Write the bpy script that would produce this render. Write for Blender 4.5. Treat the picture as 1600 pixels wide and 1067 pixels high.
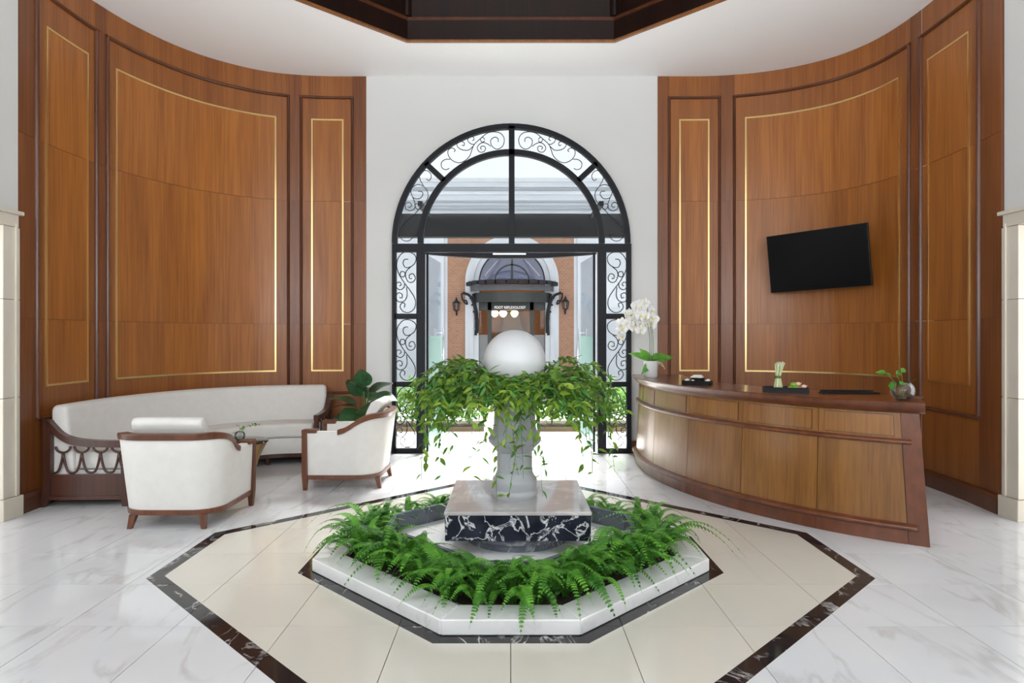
import bpy, math, random
from mathutils import Vector, Matrix
random.seed(7)
for o in list(bpy.data.objects): bpy.data.objects.remove(o)
sc = bpy.context.scene
COL = sc.collection
U = 1.558                     # metres per eye height: plan dimensions below are given in eye heights
CY = 3.066                    # middle of the hall (octagon inlay), in eye heights from the camera

# ------------------------------------------------------------------ camera
cam_d = bpy.data.cameras.new('camera'); cam = bpy.data.objects.new('camera', cam_d); COL.objects.link(cam)
cam.location = (0, 0, U); cam.rotation_euler = (math.pi/2, 0, 0)
cam_d.sensor_width = 36; cam_d.lens = 1040/1600*36
cam_d.shift_x = (800-798)/1600; cam_d.shift_y = (525-533.5)/1600
cam_d.clip_start = .05; cam_d.clip_end = 300
sc.camera = cam
# ------------------------------------------------------------------ world: bright thin overcast
w = bpy.data.worlds.new('sky'); sc.world = w; w.use_nodes = True
nt = w.node_tree; bg = nt.nodes['Background']
tc = nt.nodes.new('ShaderNodeTexCoord'); nz = nt.nodes.new('ShaderNodeTexNoise'); nz.inputs['Scale'].default_value = 2.5
nz.inputs['Detail'].default_value = 5
cr = nt.nodes.new('ShaderNodeValToRGB'); cr.color_ramp.elements[0].position = .3; cr.color_ramp.elements[1].position = .7
cr.color_ramp.elements[0].color = (.80, .84, .90, 1); cr.color_ramp.elements[1].color = (.95, .97, 1, 1)
nt.links.new(tc.outputs['Generated'], nz.inputs['Vector']); nt.links.new(nz.outputs['Fac'], cr.inputs['Fac'])
nt.links.new(cr.outputs['Color'], bg.inputs['Color']); bg.inputs['Strength'].default_value = .95
# ------------------------------------------------------------------ sun through the haze
sd = bpy.data.lights.new('sun', 'SUN'); sd.energy = 15.0; sd.angle = .5; sd.color = (1, .985, .96)
so = bpy.data.objects.new('sun', sd); COL.objects.link(so); so.rotation_euler = (math.radians(-40), math.radians(8), 0)
# ------------------------------------------------------------------ added area lights filling the hall from behind the camera and the side doorways
def area(name, loc, rot, sx, sy, e, col=(.94, .97, 1)):
    d = bpy.data.lights.new(name, 'AREA'); d.shape = 'RECTANGLE'; d.size = sx; d.size_y = sy; d.energy = e; d.color = col
    o = bpy.data.objects.new(name, d); COL.objects.link(o); o.location = loc; o.rotation_euler = rot
for i, x in enumerate((-2.75, 0, 2.75)):
    area('window_daylight', (x, -1.13*U, 2.6), (math.radians(153), 0, 0), 2.2, 3.6, 185)  # added fill behind the camera, tilted up to brighten the ceiling
for s in (-1, 1):
    area('doorway_daylight', (s*2.98*U, CY*U, 1.35), (math.radians(90), 0, s*math.radians(90)), 1.4, 2.4, 14)  # added fill light pointing in from each side doorway
vs = sc.view_settings
vs.view_transform = 'Standard'; vs.look = 'None'; vs.gamma = 1; vs.use_curve_mapping = False; vs.exposure = 0.36

# ================================================================== materials
M = {}
def newmat(name):
    m = bpy.data.materials.new(name); m.use_nodes = True; M[name] = m
    return m, m.node_tree, m.node_tree.nodes['Principled BSDF']
def setp(b, **k):
    for n, v in k.items():
        n = {'rough': 'Roughness', 'metal': 'Metallic', 'spec': 'Specular IOR Level', 'coat': 'Coat Weight', 'coatr': 'Coat Roughness', 'sheen': 'Sheen Weight', 'trans': 'Transmission Weight', 'ior': 'IOR', 'sss': 'Subsurface Weight'}[n]
        b.inputs[n].default_value = v
def plain(name, c, **k):
    m, t, b = newmat(name); b.inputs['Base Color'].default_value = (*c, 1); setp(b, **k); return m
def nodes(t, *ns): return [t.nodes.new('ShaderNode'+n) for n in ns]
def ramp(t, stops):
    r = t.nodes.new('ShaderNodeValToRGB'); e = r.color_ramp.elements
    while len(e) < len(stops): e.new(.5)
    for q, (p, c) in zip(e, stops): q.position = p; q.color = (*c, 1) if len(c) == 3 else c
    return r
def pos_rand(t, off=17.0, loc=True):
    """world position plus a per-object random offset"""
    g, oi, vm, ad = nodes(t, 'NewGeometry', 'ObjectInfo', 'VectorMath', 'VectorMath')
    vm.operation = 'MULTIPLY'; vm.inputs[1].default_value = (off, off*1.7, off*.6)
    cx = t.nodes.new('ShaderNodeCombineXYZ')
    for i in range(3): t.links.new(oi.outputs['Random'], cx.inputs[i])
    t.links.new(cx.outputs[0], vm.inputs[0])
    ad.operation = 'ADD'; t.links.new(g.outputs['Position'], ad.inputs[0]); t.links.new(vm.outputs[0], ad.inputs[1])
    return ad.outputs[0], oi.outputs['Random']
def scaled(t, vec, s, rot=(0, 0, 0)):
    mp = t.nodes.new('ShaderNodeMapping'); mp.inputs['Scale'].default_value = s; mp.inputs['Rotation'].default_value = rot
    t.links.new(vec, mp.inputs['Vector']); return mp.outputs[0]
def wood(name, dark, light, rough=.3, coat=.35, vary=.12, sc_=(55, 55, 1.3)):
    m, t, b = newmat(name); L = t.links.new
    v, rnd = pos_rand(t, 3.0)
    n1, n2 = nodes(t, 'TexNoise', 'TexNoise')
    n1.inputs['Scale'].default_value = 1; n1.inputs['Detail'].default_value = 6; n1.inputs['Distortion'].default_value = .3
    L(scaled(t, v, sc_), n1.inputs['Vector'])
    n2.inputs['Scale'].default_value = 1; n2.inputs['Detail'].default_value = 3
    L(scaled(t, v, (6, 6, .5)), n2.inputs['Vector'])
    mx = t.nodes.new('ShaderNodeMath'); mx.operation = 'MULTIPLY_ADD'; mx.inputs[1].default_value = .45
    L(n2.outputs['Fac'], mx.inputs[0]); 
    m3 = t.nodes.new('ShaderNodeMath'); m3.operation = 'MULTIPLY'; m3.inputs[1].default_value = .55; L(n1.outputs['Fac'], m3.inputs[0]); L(m3.outputs[0], mx.inputs[2])
    r = ramp(t, [(.32, dark), (.62, light)]); L(mx.outputs[0], r.inputs['Fac'])
    hs = t.nodes.new('ShaderNodeHueSaturation'); L(r.outputs['Color'], hs.inputs['Color'])
    mr = t.nodes.new('ShaderNodeMapRange'); mr.inputs['To Min'].default_value = 1-vary; mr.inputs['To Max'].default_value = 1+vary
    L(rnd, mr.inputs['Value']); L(mr.outputs[0], hs.inputs['Value']); L(hs.outputs['Color'], b.inputs['Base Color'])
    setp(b, rough=rough, coat=coat, coatr=.18)
    return m
wood('wood_panel', (.18, .054, .0115), (.335, .113, .021), rough=.42, coat=.14, vary=.08)
wood('wood_field', (.225, .069, .0115), (.42, .146, .023), rough=.42, coat=.14, vary=.06)
wood('wood_stile', (.13, .038, .010), (.245, .078, .019), rough=.4, coat=.16, vary=.10)
wood('wood_mould', (.065, .020, .008), (.13, .040, .015), rough=.33, coat=.3, vary=.05)
wood('wood_desk', (.17, .066, .012), (.31, .128, .025), rough=.32, coat=.5, vary=.08)
wood('wood_desk_rail', (.095, .027, .011), (.19, .056, .020), rough=.28, coat=.4, sc_=(14, 14, 9))
wood('wood_dark', (.040, .013, .008), (.085, .026, .014), rough=.3, coat=.3)
wood('wood_chair', (.085, .027, .012), (.17, .056, .024), rough=.35, coat=.25)
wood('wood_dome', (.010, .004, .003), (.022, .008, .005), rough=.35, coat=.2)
wood('wood_lip', (.20, .08, .03), (.34, .14, .05), rough=.4, coat=.2)
def marble(name, base, vein, vscale=1.3, width=.035, rough=.08, dens=1.0, cloud=None, rot=(0, 0, .6), sx=(1, .35, 1), off=9.0, soft=.5):
    m, t, b = newmat(name); L = t.links.new
    v, rnd = pos_rand(t, off)
    n1, n2, n3 = nodes(t, 'TexNoise', 'TexNoise', 'TexNoise')
    vv = scaled(t, v, sx, rot)
    n1.inputs['Scale'].default_value = vscale; n1.inputs['Detail'].default_value = 7; n1.inputs['Distortion'].default_value = 1.0
    n1.inputs['Roughness'].default_value = .55
    L(vv, n1.inputs['Vector'])
    # vein = |noise - .5| small
    s = t.nodes.new('ShaderNodeMath'); s.operation = 'SUBTRACT'; s.inputs[1].default_value = .5; L(n1.outputs['Fac'], s.inputs[0])
    a = t.nodes.new('ShaderNodeMath'); a.operation = 'ABSOLUTE'; L(s.outputs[0], a.inputs[0])
    n2.inputs['Scale'].default_value = vscale*1.7; n2.inputs['Detail'].default_value = 3; L(v, n2.inputs['Vector'])
    r = ramp(t, [(0, (1, 1, 1)), (width, (0, 0, 0))]); L(a.outputs[0], r.inputs['Fac'])
    r2 = ramp(t, [(.5-.12*dens, (0, 0, 0)), (.72-.12*dens, (1, 1, 1))]); L(n2.outputs['Fac'], r2.inputs['Fac'])
    mu = t.nodes.new('ShaderNodeMath'); mu.operation = 'MULTIPLY'; L(r.outputs['Color'], mu.inputs[0]); L(r2.outputs['Color'], mu.inputs[1])
    m2 = t.nodes.new('ShaderNodeMath'); m2.operation = 'MULTIPLY'; m2.inputs[1].default_value = soft; L(mu.outputs[0], m2.inputs[0])
    n3.inputs['Scale'].default_value = vscale*.8; n3.inputs['Detail'].default_value = 4; L(v, n3.inputs['Vector'])
    rc = ramp(t, [(.3, cloud or base), (.7, base)]); L(n3.outputs['Fac'], rc.inputs['Fac'])
    mix = t.nodes.new('ShaderNodeMix'); mix.data_type = 'RGBA'; mix.inputs['B'].default_value = (*vein, 1)
    L(m2.outputs[0], mix.inputs['Factor']); L(rc.outputs['Color'], mix.inputs['A']); L(mix.outputs['Result'], b.inputs['Base Color'])
    setp(b, rough=rough, spec=.32 if base[0] < .05 else .5); return m
marble('tile_white', (.78, .785, .80), (.50, .48, .46), 1.6, .03, .09, 1.0, (.72, .725, .74), rot=(0, 0, -.75), sx=(1, .3, 1), soft=.55)
marble('tile_cream', (.72, .68, .60), (.62, .57, .49), 1.2, .05, .10, .6, (.68, .64, .56), soft=.35)
marble('tile_black', (.013, .012, .014), (.75, .73, .72), 3.4, .020, .07, .35, (.02, .018, .02), sx=(1, .6, 1), soft=.9)
marble('kerb_white', (.87, .865, .86), (.58, .57, .57), 2.4, .05, .22, .9, (.80, .795, .79), sx=(1, .5, 1), soft=.5)
marble('stone_black', (.010, .012, .020), (.80, .80, .82), 8.0, .030, .07, 1.9, (.03, .035, .05), rot=(.6, .5, .4), sx=(1, 1, .8), soft=.95)
marble('stone_bluegrey', (.16, .18, .21), (.55, .57, .60), 4.0, .025, .14, .8, (.10, .115, .14), sx=(1, 1, .6), soft=.7)
marble('stone_cream', (.72, .66, .56), (.60, .53, .43), 1.5, .06, .35, .9, (.67, .61, .51), sx=(1, 1, .3), soft=.35)
marble('stone_column', (.40, .415, .43), (.32, .33, .34), 2.0, .05, .32, .6, (.36, .375, .39), sx=(1, 1, .4), soft=.4)
marble('stone_sphere', (.60, .605, .61), (.50, .50, .50), 2.0, .05, .30, .6, (.56, .565, .57), soft=.4)
plain('grout', (.20, .175, .145), rough=.8)
def noisy(name, c1, c2, scale, rough, bump=0, bscale=40, **k):
    m, t, b = newmat(name); L = t.links.new
    v, rnd = pos_rand(t, 4)
    n, = nodes(t, 'TexNoise'); n.inputs['Scale'].default_value = scale; n.inputs['Detail'].default_value = 5; L(v, n.inputs['Vector'])
    r = ramp(t, [(.35, c1), (.65, c2)]); L(n.outputs['Fac'], r.inputs['Fac']); L(r.outputs['Color'], b.inputs['Base Color'])
    if bump:
        n2, bp = nodes(t, 'TexNoise', 'Bump'); n2.inputs['Scale'].default_value = bscale; n2.inputs['Detail'].default_value = 3; L(v, n2.inputs['Vector'])
        bp.inputs['Strength'].default_value = bump; bp.inputs['Distance'].default_value = .01; L(n2.outputs['Fac'], bp.inputs['Height']); L(bp.outputs[0], b.inputs['Normal'])
    setp(b, rough=rough, **k); return m
noisy('plaster', (.665, .665, .65), (.695, .695, .68), .7, .7)
noisy('ceiling_paint', (.92, .92, .92), (.93, .93, .93), .7, .8)
noisy('fabric', (.755, .735, .70), (.785, .765, .73), 12, .9, .08, 300, sheen=.15)
plain('brass', (.83, .62, .27), rough=.28, metal=1)
plain('gold_leg', (.62, .43, .17), rough=.32, metal=1)
plain('table_dark', (.035, .028, .025), rough=.08)
plain('iron', (.009, .010, .014), rough=.5, spec=.25)
plain('canopy_black', (.003, .0035, .005), rough=.5, spec=.15)
plain('steel', (.62, .62, .63), rough=.28, metal=1)
plain('tv_screen', (.003, .003, .004), rough=.35, spec=.15)
plain('tv_case', (.008, .008, .009), rough=.45)
plain('tray_black', (.006, .0055, .0055), rough=.4, spec=.2)
plain('towel', (.80, .77, .70), rough=.9)
plain('ceramic', (.74, .74, .73), rough=.4)
plain('soil', (.045, .030, .020), rough=.95)
plain('terrace', (.80, .79, .77), rough=.55)
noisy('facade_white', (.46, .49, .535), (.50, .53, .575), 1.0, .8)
plain('green_paint', (.010, .015, .014), rough=.4)
plain('dark_inside', (.055, .030, .016), rough=.6)
plain('amber_inside', (.20, .085, .026), rough=.6)
plain('pot_grey', (.30, .29, .28), rough=.6)
def glassmat(name, tint=(1, 1, 1), refl=.6, rough=0.0, body=0.0, bodycol=(.8, .9, .9)):
    m, t, b = newmat(name); t.nodes.remove(b); L = t.links.new
    out = t.nodes['Material Output']
    tr, gl, fr, mx, mu = nodes(t, 'BsdfTransparent', 'BsdfGlossy', 'Fresnel', 'MixShader', 'Math')
    tr.inputs['Color'].default_value = (*tint, 1); gl.inputs['Roughness'].default_value = rough; fr.inputs['IOR'].default_value = 1.45
    mu.operation = 'MULTIPLY'; mu.inputs[1].default_value = refl; L(fr.outputs[0], mu.inputs[0]); L(mu.outputs[0], mx.inputs[0])
    base = tr.outputs[0]
    if body:
        df, tl, m1, m2 = nodes(t, 'BsdfDiffuse', 'BsdfTranslucent', 'MixShader', 'MixShader')
        df.inputs[0].default_value = (*bodycol, 1); tl.inputs[0].default_value = (*bodycol, 1)
        L(df.outputs[0], m1.inputs[1]); L(tl.outputs[0], m1.inputs[2]); m2.inputs[0].default_value = body
        L(tr.outputs[0], m2.inputs[1]); L(m1.outputs[0], m2.inputs[2]); base = m2.outputs[0]
    L(base, mx.inputs[1]); L(gl.outputs[0], mx.inputs[2]); L(mx.outputs[0], out.inputs['Surface'])
    return m
glassmat('pane_glass', (.97, .98, .98), .22)
glassmat('frosted_glass', (.85, .95, .93), .4, .2, .8, (.36, .50, .47))
glassmat('door_glass', (.84, .89, .92), .3)
glassmat('bowl_glass', (.96, .97, .97), .8)
glassmat('bowl_water', (.96, .97, .95), .2, 0, .05, (.8, .8, .7))
glassmat('dark_glass', (.20, .23, .32), 1.0)
def leafmat(name, c1, c2, rough=.45, tl=.35):
    m, t, b = newmat(name); L = t.links.new
    oi, g, n = nodes(t, 'ObjectInfo', 'NewGeometry', 'TexNoise'); n.inputs['Scale'].default_value = 14; L(g.outputs['Position'], n.inputs['Vector'])
    ad = t.nodes.new('ShaderNodeMath'); ad.operation = 'MULTIPLY_ADD'; ad.inputs[1].default_value = .35; ad.inputs[2].default_value = 0
    L(oi.outputs['Random'], ad.inputs[0]); a2 = t.nodes.new('ShaderNodeMath'); a2.operation = 'ADD'; L(ad.outputs[0], a2.inputs[0]); L(n.outputs['Fac'], a2.inputs[1])
    r = ramp(t, [(.38, c1), (1.0, c2)]); L(a2.outputs[0], r.inputs['Fac']); L(r.outputs['Color'], b.inputs['Base Color'])
    setp(b, rough=rough, spec=.35)
    tr, mx = nodes(t, 'BsdfTranslucent', 'MixShader'); L(r.outputs['Color'], tr.inputs[0]); mx.inputs[0].default_value = tl
    L(b.outputs[0], mx.inputs[1]); L(tr.outputs[0], mx.inputs[2]); L(mx.outputs[0], t.nodes['Material Output'].inputs['Surface'])
leafmat('fern_leaf', (.022, .120, .018), (.20, .52, .06))
leafmat('vine_leaf', (.085, .215, .028), (.46, .62, .08), tl=.45)
leafmat('vine_leaf_deep', (.035, .15, .030), (.17, .42, .08), tl=.4)
leafmat('fig_leaf', (.012, .050, .022), (.06, .17, .055), .32, .15)
leafmat('orchid_leaf', (.06, .26, .03), (.22, .52, .08), .35, .3)
leafmat('hedge_leaf', (.06, .20, .03), (.30, .52, .09), tl=.5)
leafmat('lime_skin', (.16, .36, .03), (.36, .55, .08), .35, .05)
plain('stem_green', (.10, .16, .04), rough=.6)
plain('stem_brown', (.16, .11, .06), rough=.7)
plain('petal', (.88, .87, .85), rough=.6, sss=.0)
plain('petal_lip', (.80, .70, .25), rough=.6)
plain('lemongrass', (.56, .62, .30), rough=.6)
plain('shallot', (.75, .50, .38), rough=.5)
def brickmat():
    m, t, b = newmat('brick'); L = t.links.new
    g, = nodes(t, 'NewGeometry'); br, = nodes(t, 'TexBrick')
    mp = scaled(t, g.outputs['Position'], (1, 1, 1), (math.pi/2, 0, 0))
    L(mp, br.inputs['Vector']); br.inputs['Scale'].default_value = 4.5
    br.inputs['Color1'].default_value = (.30, .165, .105, 1); br.inputs['Color2'].default_value = (.25, .13, .08, 1); br.inputs['Mortar'].default_value = (.32, .21, .155, 1)
    br.inputs['Mortar Size'].default_value = .025; L(br.outputs['Color'], b.inputs['Base Color']); setp(b, rough=.85)
brickmat()
def emit(name, c, s):
    m, t, b = newmat(name); b.inputs['Base Color'].default_value = (*c, 1); b.inputs['Emission Color'].default_value = (*c, 1); b.inputs['Emission Strength'].default_value = s
emit('lamp_glow', (1, .80, .45), 3.0)
plain('sign_white', (.85, .85, .85), rough=.5)

# ================================================================== mesh helpers
def obj(name, v, f, mat, parent=None, smooth=False, world=True, kind=None):
    """one mesh object; vertices in world metres (made local to the parent) unless world=False"""
    me = bpy.data.meshes.new(name)
    if parent is not None and world:
        L = parent.location
        if parent.parent: L = L + parent.parent.location
        v = [(a[0]-L[0], a[1]-L[1], a[2]-L[2]) for a in v]
    me.from_pydata([tuple(a) for a in v], [], f); me.update()
    me.materials.append(M[mat] if isinstance(mat, str) else mat)
    if smooth: me.polygons.foreach_set('use_smooth', [True]*len(me.polygons))
    o = bpy.data.objects.new(name, me); COL.objects.link(o)
    if parent is not None: o.parent = parent
    if kind: o['kind'] = kind
    fixnormals(me)
    return o
import bmesh
def fixnormals(me):
    bm = bmesh.new(); bm.from_mesh(me); bmesh.ops.recalc_face_normals(bm, faces=bm.faces); bm.to_mesh(me); bm.free()
def tag(o, label, cat, group=None):
    o['label'] = label; o['category'] = cat
    if group: o['group'] = group
    return o
def empty(name, loc, label=None, cat=None, group=None, rz=0):
    o = bpy.data.objects.new(name, None); COL.objects.link(o); o.location = loc; o.rotation_euler = (0, 0, rz); o.empty_display_size = .1
    if label: tag(o, label, cat, group)
    return o
def structure(o): o['kind'] = 'structure'; return o
class MB:
    def __init__(s): s.v = []; s.f = []
    def add(s, v, f):
        n = len(s.v); s.v += [tuple(a) for a in v]; s.f += [tuple(i+n for i in q) for q in f]; return s
    def box(s, x0, x1, y0, y1, z0, z1):
        return s.add([(x0, y0, z0), (x1, y0, z0), (x1, y1, z0), (x0, y1, z0), (x0, y0, z1), (x1, y0, z1), (x1, y1, z1), (x0, y1, z1)],
                     [(0, 3, 2, 1), (4, 5, 6, 7), (0, 1, 5, 4), (1, 2, 6, 5), (2, 3, 7, 6), (3, 0, 4, 7)])
    def taper(s, c0, c1, h0, h1):
        """frustum leg: centres c0 (bottom) c1 (top), half sizes h0 h1"""
        v = [(c[0]+a*h[0], c[1]+b*h[1], c[2]) for c, h in ((c0, h0), (c1, h1)) for a, b in ((-1, -1), (1, -1), (1, 1), (-1, 1))]
        return s.add(v, [(0, 3, 2, 1), (4, 5, 6, 7), (0, 1, 5, 4), (1, 2, 6, 5), (2, 3, 7, 6), (3, 0, 4, 7)])
    def prism(s, poly, z0, z1):
        n = len(poly)
        return s.add([(a, b, z0) for a, b in poly]+[(a, b, z1) for a, b in poly],
                     [tuple(reversed(range(n))), tuple(range(n, 2*n))]+[(i, (i+1) % n, n+(i+1) % n, n+i) for i in range(n)])
    def lathe(s, prof, c, n=32, cap=True):
        v = []; f = []
        for r, z in prof:
            for k in range(n): a = 2*math.pi*k/n; v.append((c[0]+r*math.cos(a), c[1]+r*math.sin(a), c[2]+z))
        for i in range(len(prof)-1):
            for k in range(n): f.append((i*n+k, i*n+(k+1) % n, (i+1)*n+(k+1) % n, (i+1)*n+k))
        if cap: f.append(tuple(range(n))); f.append(tuple(range((len(prof)-1)*n, len(prof)*n)))
        return s.add(v, f)
    def tube(s, pts, r, n=6):
        pts = [Vector(p) for p in pts]; v = []; f = []; m = len(pts)
        up = Vector((0, 0, 1)); 
        for i, p in enumerate(pts):
            t = (pts[min(i+1, m-1)]-pts[max(i-1, 0)]).normalized()
            a = t.cross(up)
            if a.length < .05: a = t.cross(Vector((0, 1, 0)))
            if i and a.dot(pa) < 0: a = -a
            a.normalize(); pa = a; b = t.cross(a).normalized()
            rr = r[i] if isinstance(r, (list, tuple)) else r
            for k in range(n): q = 2*math.pi*k/n; v.append(p+a*rr*math.cos(q)+b*rr*math.sin(q))
        for i in range(m-1):
            for k in range(n): f.append((i*n+k, i*n+(k+1) % n, (i+1)*n+(k+1) % n, (i+1)*n+k))
        f.append(tuple(range(n))); f.append(tuple(range((m-1)*n, m*n)))
        return s.add(v, f)
    def sweep(s, rings, closed=False):
        """rings: list of equal-length closed section loops"""
        n = len(rings[0]); m = len(rings); v = [p for r in rings for p in r]; f = []
        for i in range(m if closed else m-1):
            j = (i+1) % m
            for k in range(n): f.append((i*n+k, i*n+(k+1) % n, j*n+(k+1) % n, j*n+k))
        if not closed: f.append(tuple(range(n))); f.append(tuple(range((m-1)*n, m*n)))
        return s.add(v, f)
    def build(s, name, mat, parent=None, smooth=False, world=True, kind=None): return obj(name, s.v, s.f, mat, parent, smooth, world, kind)
def bevel(o, w=.01, seg=2):
    md = o.modifiers.new('bevel', 'BEVEL'); md.width = w; md.segments = seg; md.limit_method = 'ANGLE'; md.angle_limit = math.radians(40); return o
def autosmooth(o, ang=40):
    o.data.polygons.foreach_set('use_smooth', [True]*len(o.data.polygons))
    try: o.data.set_sharp_from_angle(angle=math.radians(ang))
    except Exception: pass
    return o
def catmull(P, k=8):
    P = [Vector(p) for p in P]; out = []
    for i in range(len(P)-1):
        p0 = P[max(i-1, 0)]; p1 = P[i]; p2 = P[i+1]; p3 = P[min(i+2, len(P)-1)]
        for j in range(k):
            t = j/k; out.append(.5*((2*p1)+(p2-p0)*t+(2*p0-5*p1+4*p2-p3)*t*t+(3*p1-p0-3*p2+p3)*t**3))
    out.append(P[-1]); return out
def sstep(a, b, x):
    t = min(1, max(0, (x-a)/(b-a))); return t*t*(3-2*t)
class Path:
    """plan curve through points (eye heights), sampled by arc length; n points to the side sign*left"""
    def __init__(s, pts, side):
        q = [Vector((a*U, b*U)) for a, b in pts]; d = [0]
        for a, b in zip(q, q[1:]): d.append(d[-1]+(b-a).length)
        m = [(q[min(i+1, len(q)-1)]-q[max(i-1, 0)])/(d[min(i+1, len(q)-1)]-d[max(i-1, 0)]) for i in range(len(q))]
        P = []
        for i in range(len(q)-1):
            h = d[i+1]-d[i]
            for k in range(24):
                u = k/24; P.append((2*u**3-3*u*u+1)*q[i]+(u**3-2*u*u+u)*h*m[i]+(-2*u**3+3*u*u)*q[i+1]+(u**3-u*u)*h*m[i+1])
        P.append(q[-1]); s.P = P; s.d = [0]
        for a, b in zip(P, P[1:]): s.d.append(s.d[-1]+(b-a).length)
        s.len = s.d[-1]; s.side = side
        # smoothed tangents
        T = [(P[min(i+6, len(P)-1)]-P[max(i-6, 0)]).normalized() for i in range(len(P))]
        s.T = T
    def at(s, x):
        if x <= 0: return s.P[0]+s.T[0]*x, s.T[0]
        if x >= s.len: return s.P[-1]+s.T[-1]*(x-s.len), s.T[-1]
        import bisect
        i = min(bisect.bisect_right(s.d, x)-1, len(s.P)-2); u = (x-s.d[i])/(s.d[i+1]-s.d[i])
        return s.P[i].lerp(s.P[i+1], u), s.T[i].lerp(s.T[i+1], u).normalized()
    def pt(s, x, d, z):
        p, t = s.at(x); n = Vector((-t.y, t.x))*s.side; q = p+n*d; return (q.x, q.y, z)
def span(a, b, step):
    n = max(1, int(math.ceil(abs(b-a)/step))); return [a+(b-a)*i/n for i in range(n+1)]
def slab(mb, F, s0, s1, z0, z1, d0, d1, step=.09):
    """curved board between F(s,d,z)"""
    mb.sweep([[F(s, d0, z0), F(s, d1, z0), F(s, d1, z1), F(s, d0, z1)] for s in span(s0, s1, step)])
def hbar(mb, F, s0, s1, prof, step=.09):      # prof: (d,z) loop
    mb.sweep([[F(s, d, z) for d, z in prof] for s in span(s0, s1, step)])
def vbar(mb, F, sc_, prof, z0, z1):           # prof: (ds,d) loop
    mb.sweep([[F(sc_+ds, d, z) for ds, d in prof] for z in (z0, z1)])
def clip(poly, a, b, c):
    """keep a*x+b*y<=c ; returns (inside, outside)"""
    i, o = [], []
    n = len(poly)
    for k in range(n):
        p, q = poly[k], poly[(k+1) % n]; fp = a*p[0]+b*p[1]-c; fq = a*q[0]+b*q[1]-c
        if fp <= 0: i.append(p)
        if fp >= 0: o.append(p)
        if fp*fq < 0:
            t = fp/(fp-fq); r = (p[0]+(q[0]-p[0])*t, p[1]+(q[1]-p[1])*t); i.append(r); o.append(r)
    def ok(P):
        if len(P) < 3: return None
        A = abs(sum(P[k][0]*P[(k+1) % len(P)][1]-P[(k+1) % len(P)][0]*P[k][1] for k in range(len(P))))/2
        return P if A > 2e-5 else None
    return ok(i), ok(o)
S2 = math.sqrt(2)
def octplanes(a, ds):
    return [(1, 0, a), (-1, 0, a), (0, 1, CY+a), (0, -1, a-CY), (1, 1, ds+CY), (1, -1, ds-CY), (-1, 1, ds+CY), (-1, -1, ds-CY)]
def octverts(a, ds):
    s = ds-a
    return [(s, CY-a), (a, CY-s), (a, CY+s), (s, CY+a), (-s, CY+a), (-a, CY+s), (-a, CY-s), (-s, CY-a)]
def split(poly, pl):
    """(inside or None, [outside pieces])"""
    outs = []
    for a, b, c in pl:
        if poly is None: break
        poly, o = clip(poly, a, b, c)
        if o: outs.append(o)
    return poly, outs
CEIL = 3.225*U

# ================================================================== FLOOR
def build_floor():
    T = .3852; g = .0013
    root = structure(MB().box(-3.3*U, 3.3*U, -1.35*U, 5.80*U, -.20, -.010).build('floor', 'grout'))
    near = {}
    def tile(polys, mat, name, far):
        polys = [p for p in polys if p]
        if not polys: return
        if far:
            mb = near.setdefault(mat, MB())
        else: mb = MB()
        for p in polys: mb.prism([(x*U, y*U) for x, y in p], -.010, 0)
        if not far:
            o = mb.build(name, mat, root)
    outer = octplanes(1.505, 1.8245); inner = octplanes(1.443, 1.733); ringo = octplanes(.90, 1.155); kerb = octplanes(.845, 1.080)
    for i in range(-8, 8):
        for j in range(-11, 7):
            x0, x1 = i*T+g, (i+1)*T-g; y0, y1 = CY+j*T+g, CY+(j+1)*T-g
            c = [(x0, y0), (x1, y0), (x1, y1), (x0, y1)]; far = y1 < 1.45
            a, white = split(c, outer); tile(white, 'tile_white', 'tile', far)
            if not a: continue
            b, black = split(a, inner)
            sh = octplanes(1.443-.001, 1.733-.0014)
            tile(black, 'tile_black', 'border_tile', far)
            if not b: continue
            d, cream = split(b, ringo); tile(cream, 'tile_cream', 'tile', far)
            if not d: continue
            e, ring = split(d, kerb); tile(ring, 'tile_black', 'border_tile', far)
    for m, mb in near.items(): mb.build('tiling', m, root, kind='stuff')
build_floor()

# ================================================================== CEILING with octagonal recess
def build_ceiling():
    a, ds = 1.96, 1.96+.78
    outs = split([(-3.3, -1.35), (3.3, -1.35), (3.3, 5.80), (-3.3, 5.80)], octplanes(a, ds))[1]
    mb = MB()
    for p in outs: mb.prism([(x*U, y*U) for x, y in p], CEIL, CEIL+.06)
    root = structure(mb.build('ceiling', 'ceiling_paint'))
    def ring(a0, d0, a1, d1, z0, z1, name, mat):
        A = octverts(a0, d0); B = octverts(a1, d1)
        for k in range(8):
            p = [A[k], A[(k+1) % 8], B[(k+1) % 8], B[k]]
            MB().prism([(x*U, y*U) for x, y in p], z0, z1).build(name, mat, root)
    def inset(w): return (a-w, ds-w*S2)
    ring(*inset(-.02), *inset(.006), CEIL-.006, CEIL+.018, 'edge_lip', 'wood_lip')
    ring(*inset(-.02), *inset(.002), CEIL+.018, CEIL+.157*U, 'fascia_board', 'wood_dome')
    ring(*inset(-.06), *inset(.014), CEIL+.157*U, CEIL+.178*U, 'cornice_moulding', 'wood_mould')
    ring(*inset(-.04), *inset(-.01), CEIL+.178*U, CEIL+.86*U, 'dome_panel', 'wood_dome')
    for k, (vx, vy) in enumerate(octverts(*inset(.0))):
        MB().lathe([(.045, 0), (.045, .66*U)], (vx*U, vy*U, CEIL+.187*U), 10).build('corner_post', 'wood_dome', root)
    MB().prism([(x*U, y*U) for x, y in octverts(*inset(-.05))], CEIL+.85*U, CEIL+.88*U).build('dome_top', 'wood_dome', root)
build_ceiling()

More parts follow.
